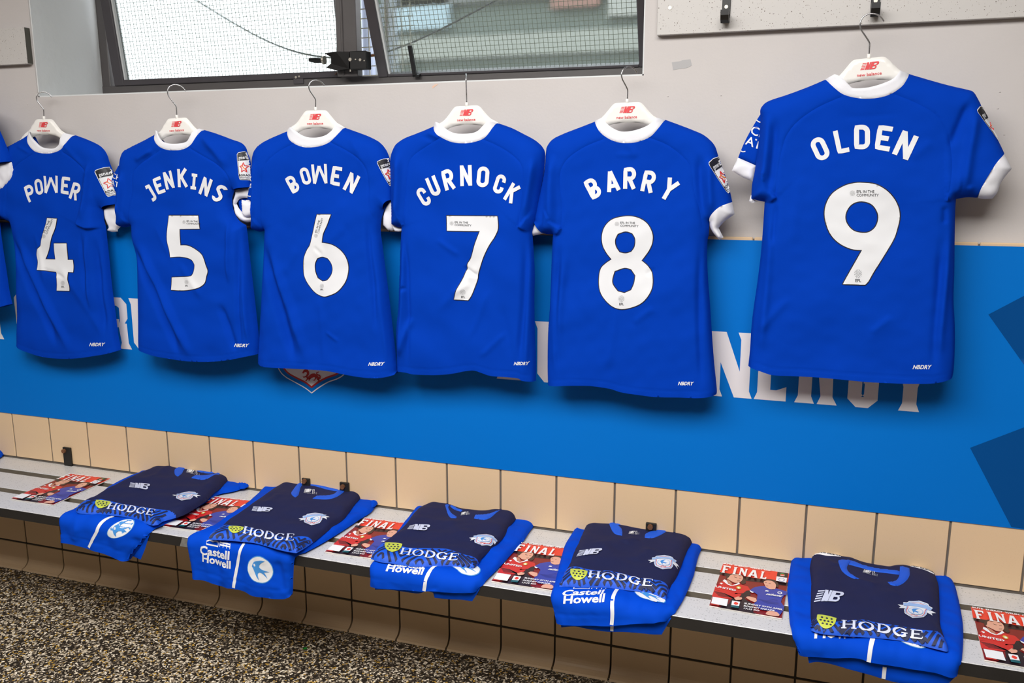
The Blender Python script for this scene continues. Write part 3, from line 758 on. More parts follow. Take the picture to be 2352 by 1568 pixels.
# chipped bare patch on the front edge
c0 = P(416, 1241, y=BF-.001); c1 = P(433, 1250, y=BF-.001)
MB().prism([(c0[0]+.004, BF-.0008, BT-.002), (c1[0]+.012, BF-.0008, BT-.002), (c1[0]+.012, BF-.0008, BT-TH+.002), (c0[0]-.006, BF-.0008, BT-TH+.002)], (0, .0007, 0)).build('chipped_patch', mat('bare_chip', srgb(128, 126, 122), .6, noise=(120, .4)), fs)
for xx in (.35, 1.5, 2.6, 3.7):
    MB().box(xx-.02, xx+.02, -.2, -.001, BT-TH-.03, BT-TH, bev=.002).build('bench_support', M_bracket, bench)
for i, (u0, u1, v0, v1, bu, bv) in enumerate(((145, 165, 1026, 1056, 148, 1035), (694, 712, 1097, 1112, 700, 1104), (781, 802, 1106, 1125, 788, 1117), (1484, 1507, 1199, 1226, 1494, 1209))):
    a = P(u0, v0, y=-.004); b = P(u1, v1, y=-.004)
    o = MB().box(a[0], b[0], -.008, -.0005, BT-TH-.05, a[2], bev=.001).build('wall_bracket', M_bracket, bench)
    q = P(bu, bv, y=-.008); MB().cyl((q[0], -.008, q[2]), (0, -1, 0), .0075, .007, 8).build('bolt', M_rust, o)
# ------------------------------------------------------------------ coat rails
RT = 0.020
def rail(name, x0, x1, z0, z1, lab):
    e = empty(name, (x0, WY, z0)); tag(e, lab, 'coat rail')
    MB().box(x0, x1, WY-RT, WY-.0005, z0, z1, bev=.001).build('board', M_rail, e)
    return e
rz0 = P(1508, 81, y=WY-RT)[2]; rx0 = P(1509, 60, y=WY-RT)[0]; RZ1 = rz0+.115
r1 = rail('coat_rail', rx0, X1-.02, rz0, RZ1, 'grey speckled coat rail board with black hooks at the right of the window')
q = P(1539, 18, y=WY-RT); sc_ = MB().cyl((q[0], WY-RT, q[2]), (0, -1, 0), .0045, .0015, 16).build('screw', M_screw, r1)
lx1 = P(59, 100, y=WY-RT)[0]; r2 = rail('coat_rail', X0+.02, lx1, P(52, 147, y=WY-RT)[2], P(52, 62, y=WY-RT)[2], 'end of a grey speckled coat rail board at the left of the window')
MB().box(lx1-.0, lx1+.0015, WY-RT, WY-.001, P(52, 146, y=WY-RT)[2], P(52, 63, y=WY-RT)[2]).build('end_edge', mat('rail_end', srgb(70, 66, 58), .6), r2)
yR = WY-RT
def coat_hook(u, vtip, lab, screw_v):
    z0 = P(u, vtip, y=yR-.03)[2]; x = P(u, vtip, y=yR-.03)[0]
    e = empty('coat_hook', (x, yR, z0)); tag(e, lab, 'coat hook', 'black coat hooks on the right rail')
    w = .0095
    xb = x-0.0
    MB().box(xb-w, xb+w, yR-.004, yR-.0002, z0+.004, z0+.075, bev=.0008).build('back_plate', M_blackm, e)
    pts = [(yR-.004, z0+.010), (yR-.014, z0+.002), (yR-.024, z0), (yR-.033, z0+.006), (yR-.037, z0+.016), (yR-.037, z0+.028), (yR-.031, z0+.028), (yR-.030, z0+.018), (yR-.024, z0+.010), (yR-.014, z0+.012), (yR-.004, z0+.022)]
    MB().prism([(xb-w, y, z) for y, z in pts], (2*w, 0, 0)).build('hook_arm', M_blackp, e)
    q = P(u, screw_v, y=yR-.004)
    MB().cyl((xb, yR-.004, q[2]), (0, -1, 0), .0042, .0016, 14).build('screw', M_screw, e)
    return x, z0
HK1 = coat_hook(1664, 52, 'empty black coat hook on the grey rail near the window', 16)
HK2 = coat_hook(2010, 37, 'black coat hook on the grey rail holding the number 9 hanger', 2)
# small green scrap on the floor
q = P(701, 1488, z=.002)
gs = MB().prism([(q[0]-.006, q[1]-.004, .0005), (q[0]+.003, q[1]-.006, .0005), (q[0]+.006, q[1]+.003, .0005), (q[0]-.002, q[1]+.006, .0005)], (0, 0, .002)).build('paper_scrap', mat('green_scrap', srgb(20, 130, 40), .5))
tag(gs, 'tiny green scrap lying on the flecked floor', 'scrap')
# ------------------------------------------------------------------ jerseys on hangers
def hanger(num, u, v, y0, roll, yaw, lab, vtop, scale=1.0, shift=(0, 0)):
    """(u,v) photo point of the neck stub's top; white shaped hanger with a wire hook"""
    q = P(u, v, y=y0); kz = (P(u, vtop, y=y0)[2]-q[2])/.1016; q = q+np.array([shift[0], 0, shift[1]])
    e = empty('hanger', tuple(q)); tag(e, lab, 'hanger', 'white plastic jersey hangers')
    cr, sr = math.cos(math.radians(roll)), math.sin(math.radians(roll))
    def W(x, z, y=0.0):
        x, z = x*scale, z*scale
        return (q[0]+x*cr+z*sr, q[1]+y, q[2]-x*sr+z*cr)
    half = [(.0, -.0085), (.026, -.0085), (.036, -.0125), (.048, -.0255), (.064, -.042), (.085, -.054), (.115, -.080), (.145, -.104), (.160, -.120), (.162, -.132), (.150, -.134), (.125, -.114), (.10, -.090), (.07, -.074), (.045, -.061), (.02, -.0565), (.0, -.0555)]
    up = half[:10]; lo = half[10:]
    loop = [(-x, z) for x, z in up[::-1][:-1]] + up + lo + [(-x, z) for x, z in lo[::-1][1:]]
    lp = smooth_poly(loop, n=3)
    sh = Sheet(lp, lambda p, h: np.array([W(a, b, -hh) for (a, b), hh in zip(p, h)]), .0065, .006, D2=.0065)
    sheet_object('hanger_body', sh, .006, M_hang, e, (0, -1, 0))
    MB().tube([W(0, -.012), W(0, 0.0)], .0042*scale, 14).build('neck_stub', M_hang, e, True)
    hp = [(0, -.002), (.001, .022), (.0, .030), (-.008, .045), (-.0175, .062), (-.0195, .078), (-.0125, .093), (.001, .1), (.016, .098), (.026, .09), (.032, .080)]
    hp = [(x*min(1, kz+.1), z*kz) for x, z in hp]
    cy_, sy_ = math.cos(math.radians(yaw)), math.sin(math.radians(yaw))
    pts = []
    for x, z in smooth_poly(hp, False, corner=80, n=4):
        w = W(0, z); pts.append((w[0]+x*scale*cy_, w[1]+x*scale*sy_, w[2]))
    MB().tube(pts, .00165*scale, 8).build('hook_wire', M_wire, e, True)
    pr = Print(lambda p, off: np.array([W(a, b, -.0065-off) for a, b in p]), .0003, .0002, step=.004)
    nb_logo(pr, lambda p: np.stack([p[:, 0]*.0165-.001, p[:, 1]*.0155-.0335], 1), M_hred, M_hang)
    pr.text('new balance', M_hred, lambda p: np.stack([p[:, 0]*.0072, p[:, 1]*.0066-.0465], 1), bold=.01)
    pr.build('red_logo', e)
    return e, q
def nb_logo(pr, f, m, mbg):
    """italic NB mark in a box about 2 wide, 1 high, centred"""
    def sl(x0, x1, y0, y1, k=.35): return f(np.array([(x0+k*y0, y0), (x1+k*y0, y0), (x1+k*y1, y1), (x0+k*y1, y1)]))
    # speed lines of the N
    for i in range(5):
        y = i*.2+.03
        pr.fan(sl(-1.05, -.55, y, y+.11), m)
    pr.fan(sl(-.50, -.28, 0, 1), m); pr.layer(); pr.fan(f(np.array([(-.20, .98), (.06, .98), (.02, .0), (-.24, .0)])), m); pr.layer(); pr.fan(sl(-.16, .02, 0, 1), m); pr.layer()
    # B
    bo = [(.05, 0), (.62, 0)] + arc(.62, .25, .25, .25, -90, 60, 6) + [(.80, .52)] + arc(.78, .76, .22, .24, -40, 90, 6) + [(.05, 1)]
    bi1 = [(.36, .16), (.60, .16)] + arc(.60, .28, .1, .12, -60, 60, 4) + [(.60, .40), (.36, .40)]
    bi2 = [(.40, .60), (.66, .60)] + arc(.66, .71, .1, .11, -60, 60, 4) + [(.66, .83), (.40, .83)]
    K_ = lambda L: f(np.array([(x+.35*y, y) for x, y in L]))
    vv, T = tri_fill([K_(bo), K_(bi1), K_(bi2)], 1, grid=False); pr._add(vv, T, m)
def efl_ball(pr, f, m):
    for k in range(1, 5):
        for a in np.linspace(0, 2*np.pi, 2+k*3, endpoint=False):
            r_ = k*.23
            pr.fan(f(ell(r_*math.cos(a+k*.4), r_*math.sin(a+k*.4), .072, .08, n=6)), m)
def jersey(num, T, y0, outline, hem, neck, cuffs_open, seams, steps, folds, collar_in, cuffs, flaps, name, number, efl_text, efl_ball_at, dry, badge, lab, shift=None, D=.030, seed=1):
    """all points are photo points of this garment; it hangs in the plane y0"""
    ym = y0-.5*D
    if shift is None: A = lambda pts, yy=ym: np.array([P(u, v, y=yy)[[0, 2]] for u, v in TP(T, pts)])
    else: A = lambda pts, yy=ym: np.array([P(u, v, y=yy)[[0, 2]] for u, v in TP(T, pts)])+np.array(shift)
    e = empty('football_jersey', (float(A(outline).mean(0)[0]), y0, float(A(outline)[:, 1].min())))
    tag(e, lab, 'jersey', 'blue football jerseys on hangers')
    raw = outline; n = len(raw)
    SM = 4; Lp = smooth_poly(A(raw), corner=48, n=SM)
    openset = set()
    for (i0, i1) in [hem, neck] + cuffs_open:
        for i in range(i0, i1): openset |= set(range(i*SM, (i+1)*SM))
    M = lambda p, h: np.stack([p[:, 0], y0-h, p[:, 1]], 1)
    ex = []
    stl = {}
    for k, pl, amp, reach in steps:      # k: 0 left sleeve, 1 right sleeve; line runs left to right
        L = smooth_poly(A(pl), False, n=4); stl[k] = L if k == 1 else L[::-1]
        ex.append(lambda p, L=L, amp=amp, reach=reach: step_field(p, L, 1, amp, reach))
    fl = []
    for x0, y0_, x1, y1_, w, amp in folds:
        a, b = A([(x0, y0_), (x1, y1_)]); fl.append((a[0], a[1], b[0], b[1], w*.65, float(np.clip(amp*(2.2 if abs(amp) > .0035 else .9), -.7*w, .7*w))))
    ex.append(lambda p: fold_field(p, fl))
    sl = [smooth_poly(A(s_), False, n=4) for s_ in seams]
    def groove(p):
        h = np.zeros(len(p))
        for L in sl: h -= .0016*np.exp(-(segdist(p, [(L[i], L[i+1]) for i in range(len(L)-1)])/.0022)**2)
        return h
    ex.append(groove)
    hb = A(raw[hem[0]:hem[1]+1]); hl = hb+np.array([0, .016])
    ex.append(lambda p: -.0009*np.exp(-(segdist(p, [(hl[i], hl[i+1]) for i in range(len(hl)-1)])/.002)**2))
    nzs = [(Noise(seed, .2), .0022), (Noise(seed+50, .07), .0004)]
    sh = Sheet(Lp, M, D, .045, openset, D2=.014, extras=ex, noise=nzs)
    step = .0044
    lines = [resample(s_, step, False) for s_ in sl]
    vv, Tt, f3, bv, bt, b3 = sheet_mesh(sh, step, lines)
    Tt = orient(f3, Tt, (0, -1, 0)); cen = vv[Tt].mean(1)
    # split at the raglan seams: sleeves lie outside the seam lines
    reg = np.zeros(len(Tt), int)
    for k, s_ in enumerate(sl):
        sg = -1 if k == 0 else 1
        tail = stl[k] if k in stl else s_[-1:]
        end = tail[-1]; far = np.array([end+np.array([sg*.5, 0]), s_[0]+np.array([sg*.5, .2]), s_[0]+np.array([0, .2])])
        reg[inside(cen, [np.vstack([s_, tail, far])])] = k+1
    for k, nm in ((0, 'back_panel'), (1, 'sleeve'), (2, 'sleeve')):
        tt = Tt[reg == k]
        if len(tt) == 0: continue
        used, inv = np.unique(tt, return_inverse=True); V = list(f3[used]); F = [tuple(r) for r in inv.reshape(-1, 3)]
        if k == 0:
            b_t = orient(b3, bt, (0, 1, 0)); nn = len(V); V += list(b3); F += [tuple(r+nn) for r in b_t]
        mobj(nm, V, F, M_jersey, e, True)
    S = lambda p, off: M(p, sh.h(p)+off)
    # collar band following the neck
    nk = smooth_poly(A((raw+[raw[0]])[neck[0]:neck[1]+1]), False, n=4); ci = smooth_poly(A(collar_in), False, n=4)
    # nk runs left->right, collar_in right->left
    cl = np.vstack([nk, ci]); cs = Sheet(cl, M, .0022, .004, D2=.001)
    shc = [seg for seg in sh.closed]
    cs_h = cs.h
    cs.h = lambda p: cs_h(p)+np.maximum(sh.h(p), .004)
    cs.hb = lambda p: np.maximum(sh.h(p), .004)-.003
    sheet_object('collar', cs, .004, M_wcloth, e, (0, -1, 0))
    # rear half of the neck band round the hanger
    c0, c1 = nk[0], nk[-1]; mid = (c0+c1)/2; rb = []
    for t_ in np.linspace(0, 1, 15):
        a = math.pi*t_; rb.append((c0[0]*(1-t_)+c1[0]*t_, y0+.012+.012*math.sin(a)*0, (c0[1]*(1-t_)+c1[1]*t_)-.008-.085*math.sin(a)**.8))
    mbk = MB(); nb = len(rb)
    mbk.v = [(x, y, z) for x, y, z in rb]+[(x, y+.001, z-.017) for x, y, z in rb]
    mbk.f = [(i, i+1, nb+i+1, nb+i) for i in range(nb-1)]; mbk.m = [0]*(nb-1)
    mbk.build('front_neck_band', M_jersey, e, True)
    # white cuffs and sleeve ends folded behind
    for pts, lift in cuffs:
        L = smooth_poly(A(pts), corner=40, n=4); op2 = set()
        co = [(Lp[j_], Lp[(j_+1) % len(Lp)]) for (i0, i1) in cuffs_open for j_ in range(i0*SM, i1*SM)]
        if co and lift > 0:
            dd = segdist(L, co); op2 = {i for i in range(len(L)) if dd[i] < .005 and dd[(i+1) % len(L)] < .005}
        if op2: cs2 = Sheet(L, M, .028, .036, op2, D2=.010, base=.001, noise=[(Noise(seed+7, .05), .0012)])
        else: cs2 = Sheet(L, M, .011, .014, D2=.006, base=lift, noise=[(Noise(seed+7, .05), .0012)])
        sheet_object('cuff', cs2, .0045, M_wcloth, e, (0, -1, 0))
    for pts, lift, texts in flaps:
        L = smooth_poly(A(pts), corner=40, n=4)
        fs_ = Sheet(L, M, .009, .014, D2=.004, base=lift)
        sheet_object('sleeve_fold', fs_, .005, M_jersey, e, (0, -1, 0))
        if texts:
            for item in texts:
                pr = Print(lambda p, off, fs_=fs_: M(p, fs_.h(p)+off), .0008, .0002, step=.006, clip=L)
                if item[0] == 't':
                    _, body, ox, oy, ux, uy, hx, hy = item
                    o0, o1, o2 = A([(ox, oy), (ox+ux, oy+uy), (ox+hx, oy+hy)])
                    pr.text(body, M_print, lambda p, o0=o0, o1=o1, o2=o2: o0+p[:, :1]*(o1-o0)+p[:, 1:]*(o2-o0), bold=.012, align='LEFT')
                else: pr.line(smooth_poly(A(item[1]), False, n=4), .0011, M_print)
                pr.build('sleeve_print', e)
    # name in an arc, each letter a stroke figure
    ydec = y0-D
    Ad = lambda pts: A(pts, ydec)
    pr = Print(S, .0008, .00012, step=.005)
    for ch, cx, cy, h, rot, w in name:
        hw = .098 if ch != 'W' else .082
        for closed, pts in glyph(ch, w, hw):
            px = []
            c_, s_ = math.cos(math.radians(rot)), math.sin(math.radians(rot))
            for a, b in pts:
                x = (a-w/2)*h; y = -(b-.5)*h; px.append((cx+x*c_-y*s_, cy+x*s_+y*c_))
            q = Ad(px); sc = np.linalg.norm(Ad([(cx, cy-h/2)])[0]-Ad([(cx, cy+h/2)])[0])
            pr.line(q, hw*sc, M_print, bool(closed)); pr.layer()
    pr.build('name_print', e)
    if number:
        pr = Print(S, .0007, .0003, step=.005)
        loops = [smooth_poly(A(TPinv(T, TP(nt, L)), ydec), corner=38, n=4) for nt, L in [(number[0], l) for l in number[1]]]
        for L in loops: pr.line(L, .0022, M_blackprint, True)
        pr.layer(); pr.layer(); pr.fill(loops, M_print)
        pr.layer(); pr.layer()
        if efl_text:
            (ox, oy, ux, uy, sc) = efl_text
            def fmap(p, k=sc):
                # text coords to photo px along direction (ux,uy)
                un = np.array([ux, uy])/math.hypot(ux, uy); vn = np.array([un[1], -un[0]])
                px = np.array([ox, oy])+k*(p[:, :1]*un+p[:, 1:]*vn)
                return A([tuple(r) for r in px], ydec)
            pr.text('EFL IN THE', M_blackprint, lambda p: fmap(p*.86+np.array([0, .25])), bold=.006, align='LEFT')
            pr.text('COMMUNITY', M_blackprint, lambda p: fmap(p*.86+np.array([0, -.95])), bold=0, align='LEFT')
            efl_ball(pr, lambda p: fmap(p*.9+np.array([-1.3, .1])), M_blackprint)
        if efl_ball_at:
            bx_, by_, bk = efl_ball_at
            efl_ball(pr, lambda p: A([(bx_+a*bk, by_-b*bk*1.05) for a, b in p], ydec), M_blackprint)
            pr.text('EFL', M_blackprint, lambda p: A([(bx_+a*bk*.72, by_+bk*2.1-b*bk*.75) for a, b in p], ydec), bold=.012)
        pr.build('number_print', e)
    if dry:
        dx_, dy_, dk = dry
        pr = Print(S, .0008, .0002, step=.006)
        pr.text('NBDRY', M_print, lambda p: A([(dx_+a*dk*.95, dy_-b*dk-a*dk*.0) for a, b in p], ydec), bold=.03, shear=.35)
        pr.build('hem_print', e)
    if badge:
        TL, TR, BR, BL = [np.array(c, float) for c in badge]
        def q(s_, t_): return TL*(1-s_)*(1-t_)+TR*s_*(1-t_)+BR*s_*t_+BL*(1-s_)*t_
        def B_(pts): return A([tuple(q(a, b)) for a, b in pts], y0-.016)
        pr = Print(S, .0008, .00025, step=.004, clip=Lp)
        sh_ = [(.08, .0), (.5, -.03), (.92, .0), (1, .06), (.97, .5), (.90, .93), (.84, 1.0), (.16, 1.0), (.10, .93), (.03, .5), (0, .06)]
        pr.fill([B_(sh_)], M_print); pr.layer(); pr.layer()
        s2 = [(.5+(a-.5)*.88, .485+(b-.485)*.95) for a, b in sh_]; pr.line(B_(s2), .0006, M_blackprint, True)
        pr.fill([B_([(.07, .03), (.5, .0), (.93, .03), (.95, .08), (.94, .30), (.06, .30), (.05, .08)])], M_blackprint); pr.layer(); pr.layer()
        pr.text('genero', M_print, lambda p: B_([(.16+a*.155, .25-b*.13) for a, b in p]), bold=.012, align='LEFT')
        st = []
        for k in range(10):
            a = math.pi/2+k*math.pi/5; r_ = 1 if k % 2 == 0 else .45
            st.append((.5+.30*r_*math.cos(a), .56-.19*r_*math.sin(a)))
        pr.line(B_(st), .0011, M_redprint, True); pr.line(B_([(.36, .46), (.5, .56), (.64, .64)]), .0011, M_orange)
        pr.text('ADRAN', M_blackprint, lambda p: B_([(.5+a*.16, .86-b*.075) for a, b in p]), bold=.02)
        pr.text('PREMIER', M_greyprint, lambda p: B_([(.5+a*.13, .94-b*.05) for a, b in p]))
        pr.build('sleeve_badge', e)
    return e
def TPinv(T, pts): return [((u-T[0])/T[2], (v-T[1])/T[2]) for u, v in pts]
def J(num, T, o, y0, **k):
    hem = (o.index(k.pop('hem0')), o.index(k.pop('hem1'))); neck = (o.index(k.pop('neck0')), len(o))
    co = [(o.index(a), o.index(b)) for a, b in k.pop('copen', [])]
    for key in ('seams', 'steps', 'folds', 'cuffs', 'flaps', 'name'): k.setdefault(key, [])
    for key in ('number', 'efl_text', 'efl_ball_at', 'dry', 'badge'): k.setdefault(key, None)
    return jersey(num, T, y0, o, hem, neck, co, **k)
N45 = (0, 480, 784/2352)
# --- number 4
T4 = (0, 180, .4335)
o4 = [(380,300),(440,322),(500,350),(532,377),(552,412),(560,440),(580,490),(610,560),(640,640),(645,662),(605,668),(560,676),(530,692),(531,740),(542,788),(547,830),(560,950),(575,1100),(595,1250),(610,1370),(625,1442),
      (580,1455),(520,1465),(440,1476),(360,1480),(280,1476),(200,1460),(120,1430),(80,1405),(80,1350),(82,1250),(78,1100),(75,960),(65,870),(54,800),(46,765),(5,748),(-28,745),(-46,700),(-42,600),(-32,500),(-28,440),(-15,400),(5,372),(40,352),(100,320),(147,290),
      (165,345),(200,385),(250,398),(300,395),(345,375),(370,335)]

ci4 = [(352,290),(340,318),(334,350),(310,370),(275,372),(235,362),(205,335),(180,305),(165,276)]
se4 = [[(190,402),(120,450),(75,500),(60,540),(58,620),(46,690),(40,762)], [(352,392),(400,425),(455,475),(482,520),(476,600),(450,700),(428,768)]]
st4 = [(1, [(426,770),(455,784),(490,795),(544,788)], .013, .06), (0, [(-30,746),(5,749),(40,764)], .008, .04)]
fo4 = [(70,820,330,1440,.020,-.007),(110,820,390,1460,.022,.006),(445,800,470,1150,.008,-.007),(475,800,500,1250,.012,.006),(520,820,560,1400,.016,-.005),(300,950,600,1400,.02,.003),
       (330,330,470,470,.012,.003),(100,350,180,400,.008,.003),(500,420,455,760,.016,.006),(205,800,260,1100,.012,.003),(240,1000,380,1060,.008,-.003)]
cf4 = [([(530,692),(560,676),(605,666),(645,660),(650,700),(640,760),(602,800),(600,812),(572,816),(546,808),(556,788),(536,742)], -.004)]
num4 = [(328,62),(397,66),(385,125),(365,185),(350,240),(330,300),(312,345),(380,347),(376,290),(378,236),(462,236),(465,300),(466,350),(502,350),(506,392),(505,435),(470,433),(474,485),(488,530),(485,562),(394,561),(398,520),(396,480),(386,432),(345,428),(305,420),(260,418),(262,365),(250,315),(258,280),(280,255),(288,215),(305,150)]
common4 = dict(hem0=(625,1442), hem1=(80,1405), neck0=(147,290), copen=[((645,662),(530,692))], seams=se4, steps=st4, folds=fo4, collar_in=ci4, cuffs=cf4)
hanger(4, 101, 267, -.042, 1, 35, 'leftmost white hanger, hooked over the sill end beside the reveal', 210)
J(4, T4, o4, -.042, name=[('P',160,608,88,-20,.56),('O',207,574,84,-12,.56),('W',272,562,92,-1,.80),('E',346,567,92,8,.5),('R',400,598,90,18,.56)],
  number=(N45, [num4]), efl_text=(243,822,38,-88,12), efl_ball_at=(338,1083,11.5), dry=(508,1418,17), badge=[(517,488),(600,462),(650,608),(575,630)],
  lab='second blue football jersey from the left edge, with a white 4', seed=4, **common4)
# the next jersey along, mostly cut off by the left edge of the picture
a4 = P(*TP(T4, [(625,1442)])[0], y=-.057); a3 = P(*TP(T4, [(47,1218)])[0], y=-.087)
hanger(3, 101, 267, -.072, 1, 35, 'white hanger of the jersey cut off by the left edge', 210, shift=(a3[0]-a4[0]-.028, a3[2]-a4[2]+.005))
J(3, T4, o4, -.072, lab='blue football jersey cut off by the left edge of the photograph', seed=3, shift=(a3[0]-a4[0]-.028, a3[2]-a4[2]+.005), **common4)
# --- number 5
T5 = (230, 180, .4338)
o5 = [(535,272),(600,292),(680,322),(730,340),(755,365),(765,395),(778,430),(786,500),(790,575),(740,580),(695,590),(682,640),(690,700),(718,752),(757,778),(765,830),(775,930),(795,1100),(812,1250),(825,1370),(826,1462),
      (775,1470),(700,1485),(600,1495),(500,1493),(400,1483),(300,1465),(240,1445),(195,1432),(193,1400),(192,1300),(190,1150),(188,1020),(184,950),(170,890),(158,840),(155,780),(120,788),(90,786),(76,775),(76,700),(82,600),(86,530),(92,450),(100,408),(115,380),(150,360),(220,325),(284,290),
      (300,325),(330,360),(370,378),(415,382),(460,376),(500,350),(520,310)]
hanger(5, 406, 264, -.066, -2, 38, 'second white hanger from the left, below the bright window pane', 193)
J(5, T5, o5, -.066, hem0=(826,1462), hem1=(195,1432), neck0=(284,290), copen=[((790,575),(695,590))],
  seams=[[(340,378),(270,425),(215,470),(190,510),(185,600),(165,700),(156,776)], [(490,368),(560,410),(640,460),(690,520),(696,590),(690,680),(698,725)]],
  steps=[(0, [(78,776),(120,790),(156,778)], .012, .05), (1, [(692,742),(720,756),(757,778)], .004, .03)],
  folds=[(165,860,460,1490,.02,-.008),(200,860,520,1490,.022,.006),(690,720,700,1100,.010,.004),(735,760,765,1470,.010,-.010),(765,800,805,1460,.012,.006),(300,380,200,440,.010,.004),(330,375,240,440,.008,-.003),
         (430,960,560,1180,.016,.003),(130,480,110,760,.016,.006),(540,280,700,480,.02,.004),(300,760,420,1000,.014,.002),(640,1180,740,1450,.018,-.004)],
  collar_in=[(525,266),(500,285),(490,310),(475,335),(440,345),(390,346),(350,335),(325,305),(310,280),(300,275)],
  cuffs=[([(695,590),(740,580),(792,574),(794,640),(760,636),(735,634),(708,642),(692,668),(684,690),(676,655)], -.010), ([(676,655),(690,660),(705,690),(730,716),(760,728),(790,726),(788,752),(770,762),(738,764),(705,745),(682,705)], -.012), ([(735,640),(792,640),(790,728),(752,726),(733,700)], -.018)],
  flaps=[([(688,640),(740,630),(794,634),(794,740),(740,745),(700,715)], -.022, None), ([(112,392),(92,440),(70,475),(50,520),(44,548),(62,600),(74,640),(95,640),(110,560),(120,450)], .000, [('t','CHWE',50,524,24,9,5,-27),('t','ATHR',46,562,24,9,4,-27),('l',[(78,448),(84,455),(92,462)])])],
  name=[('J',268,607,92,-30,.46),('E',312,567,90,-22,.5),('N',365,538,94,-14,.56),('K',440,527,96,-2,.56),('I',500,546,84,8,.4),('N',560,573,94,20,.56),('S',628,608,94,30,.52)],
  number=(N45, [[(1160,45),(1370,45),(1375,95),(1380,135),(1237,137),(1240,200),(1243,250),(1295,252),(1345,275),(1390,310),(1408,345),(1420,385),(1431,425),(1420,465),(1408,510),(1370,540),(1310,555),(1250,560),(1180,556),(1188,470),(1300,465),(1325,450),(1336,420),(1340,385),(1325,355),(1295,338),(1240,328),(1177,331),(1168,280),(1152,210),(1155,130)]]),
  efl_text=(459,762,60,2,10.5), efl_ball_at=(459,1078,11), dry=(740,1422,17), badge=[(733,394),(782,385),(800,540),(741,536)], lab='blue football jersey with a white 5, third from the left edge', seed=15)
# --- number 6
T6 = (540, 160, .4717)
o6 = [(523,282),(580,302),(640,325),(690,352),(720,385),(737,420),(744,450),(752,520),(758,600),(760,634),(738,642),(714,684),(700,735),(697,790),(702,830),(715,930),(735,1080),(755,1250),(770,1380),(778,1472),
      (765,1487),(700,1495),(620,1490),(560,1480),(480,1463),(400,1455),(300,1450),(200,1445),(140,1440),(103,1425),(104,1380),(112,1250),(118,1150),(122,1050),(128,950),(132,850),(135,782),(110,790),(90,786),(68,775),(68,700),(72,600),(75,520),(72,470),(72,440),(80,400),(100,370),(140,342),(200,315),(248,295),
      (270,335),(305,362),(350,378),(395,378),(440,370),(480,350),(510,315)]
hanger(6, 725, 246, -.066, 0, 40, 'white hanger hooked on the sill just below the window latch', 183)
J(6, T6, o6, -.066, hem0=(778,1472), hem1=(103,1425), neck0=(248,295), copen=[((760,634),(714,684))],
  seams=[[(300,360),(230,395),(175,445),(150,500),(140,560),(135,680),(134,776)], [(475,352),(550,390),(620,440),(652,500),(660,580),(665,680),(690,740)]],
  steps=[(0, [(68,776),(110,791),(136,782)], .011, .05)],
  folds=[(150,820,300,1440,.022,-.007),(190,860,360,1440,.022,.005),(660,700,690,1300,.010,-.004),(700,850,745,1470,.014,.004),(420,1090,450,1440,.014,.003),(440,860,560,760,.02,.003),(240,1000,330,860,.02,.003),(100,430,95,760,.018,.006),
         (560,300,650,470,.016,.003),(450,1270,520,1320,.008,.003),(395,860,440,900,.007,-.003)],
  collar_in=[(495,272),(480,300),(450,322),(400,332),(350,325),(305,298),(275,280)],
  cuffs=[([(738,642),(762,632),(766,700),(762,770),(748,786),(728,784),(703,757),(706,715),(714,684)], -.006), ([(16,634),(45,640),(76,648),(78,700),(66,714),(40,722),(22,706)], .000)],
  flaps=[([(82,440),(62,500),(54,560),(44,628),(76,655),(90,560),(95,470)], .000, [('t','CHWE',60,545,28,-1,2,-28),('t','ATHR',56,582,28,-1,2,-28),('l',[(60,484),(70,478),(80,474)]),('l',[(50,612),(62,616),(76,616)])])],
  name=[('B',280,557,86,-28,.58),('O',343,518,84,-14,.56),('W',413,508,96,-2,.80),('E',492,517,94,12,.5),('N',565,551,92,26,.6)],
  number=(T6, [[(400,705),(470,705),(450,755),(430,800),(424,842),(470,850),(510,875),(540,915),(550,960),(545,1010),(530,1045),(500,1080),(460,1098),(430,1103),(395,1088),(365,1055),(345,1020),(335,980),(337,920),(350,880),(367,850),(380,790),(388,750)],
               [(425,910),(452,918),(468,940),(475,970),(468,1000),(448,1025),(425,1030),(402,1015),(390,980),(388,945),(400,918)]]),
  efl_text=(400,795,22,-72,10.5), efl_ball_at=(424,1052,10), dry=(684,1440,16), badge=[(698,447),(752,428),(790,560),(748,574)], lab='blue football jersey with a white 6, hanging right above the dragon crest', seed=26)
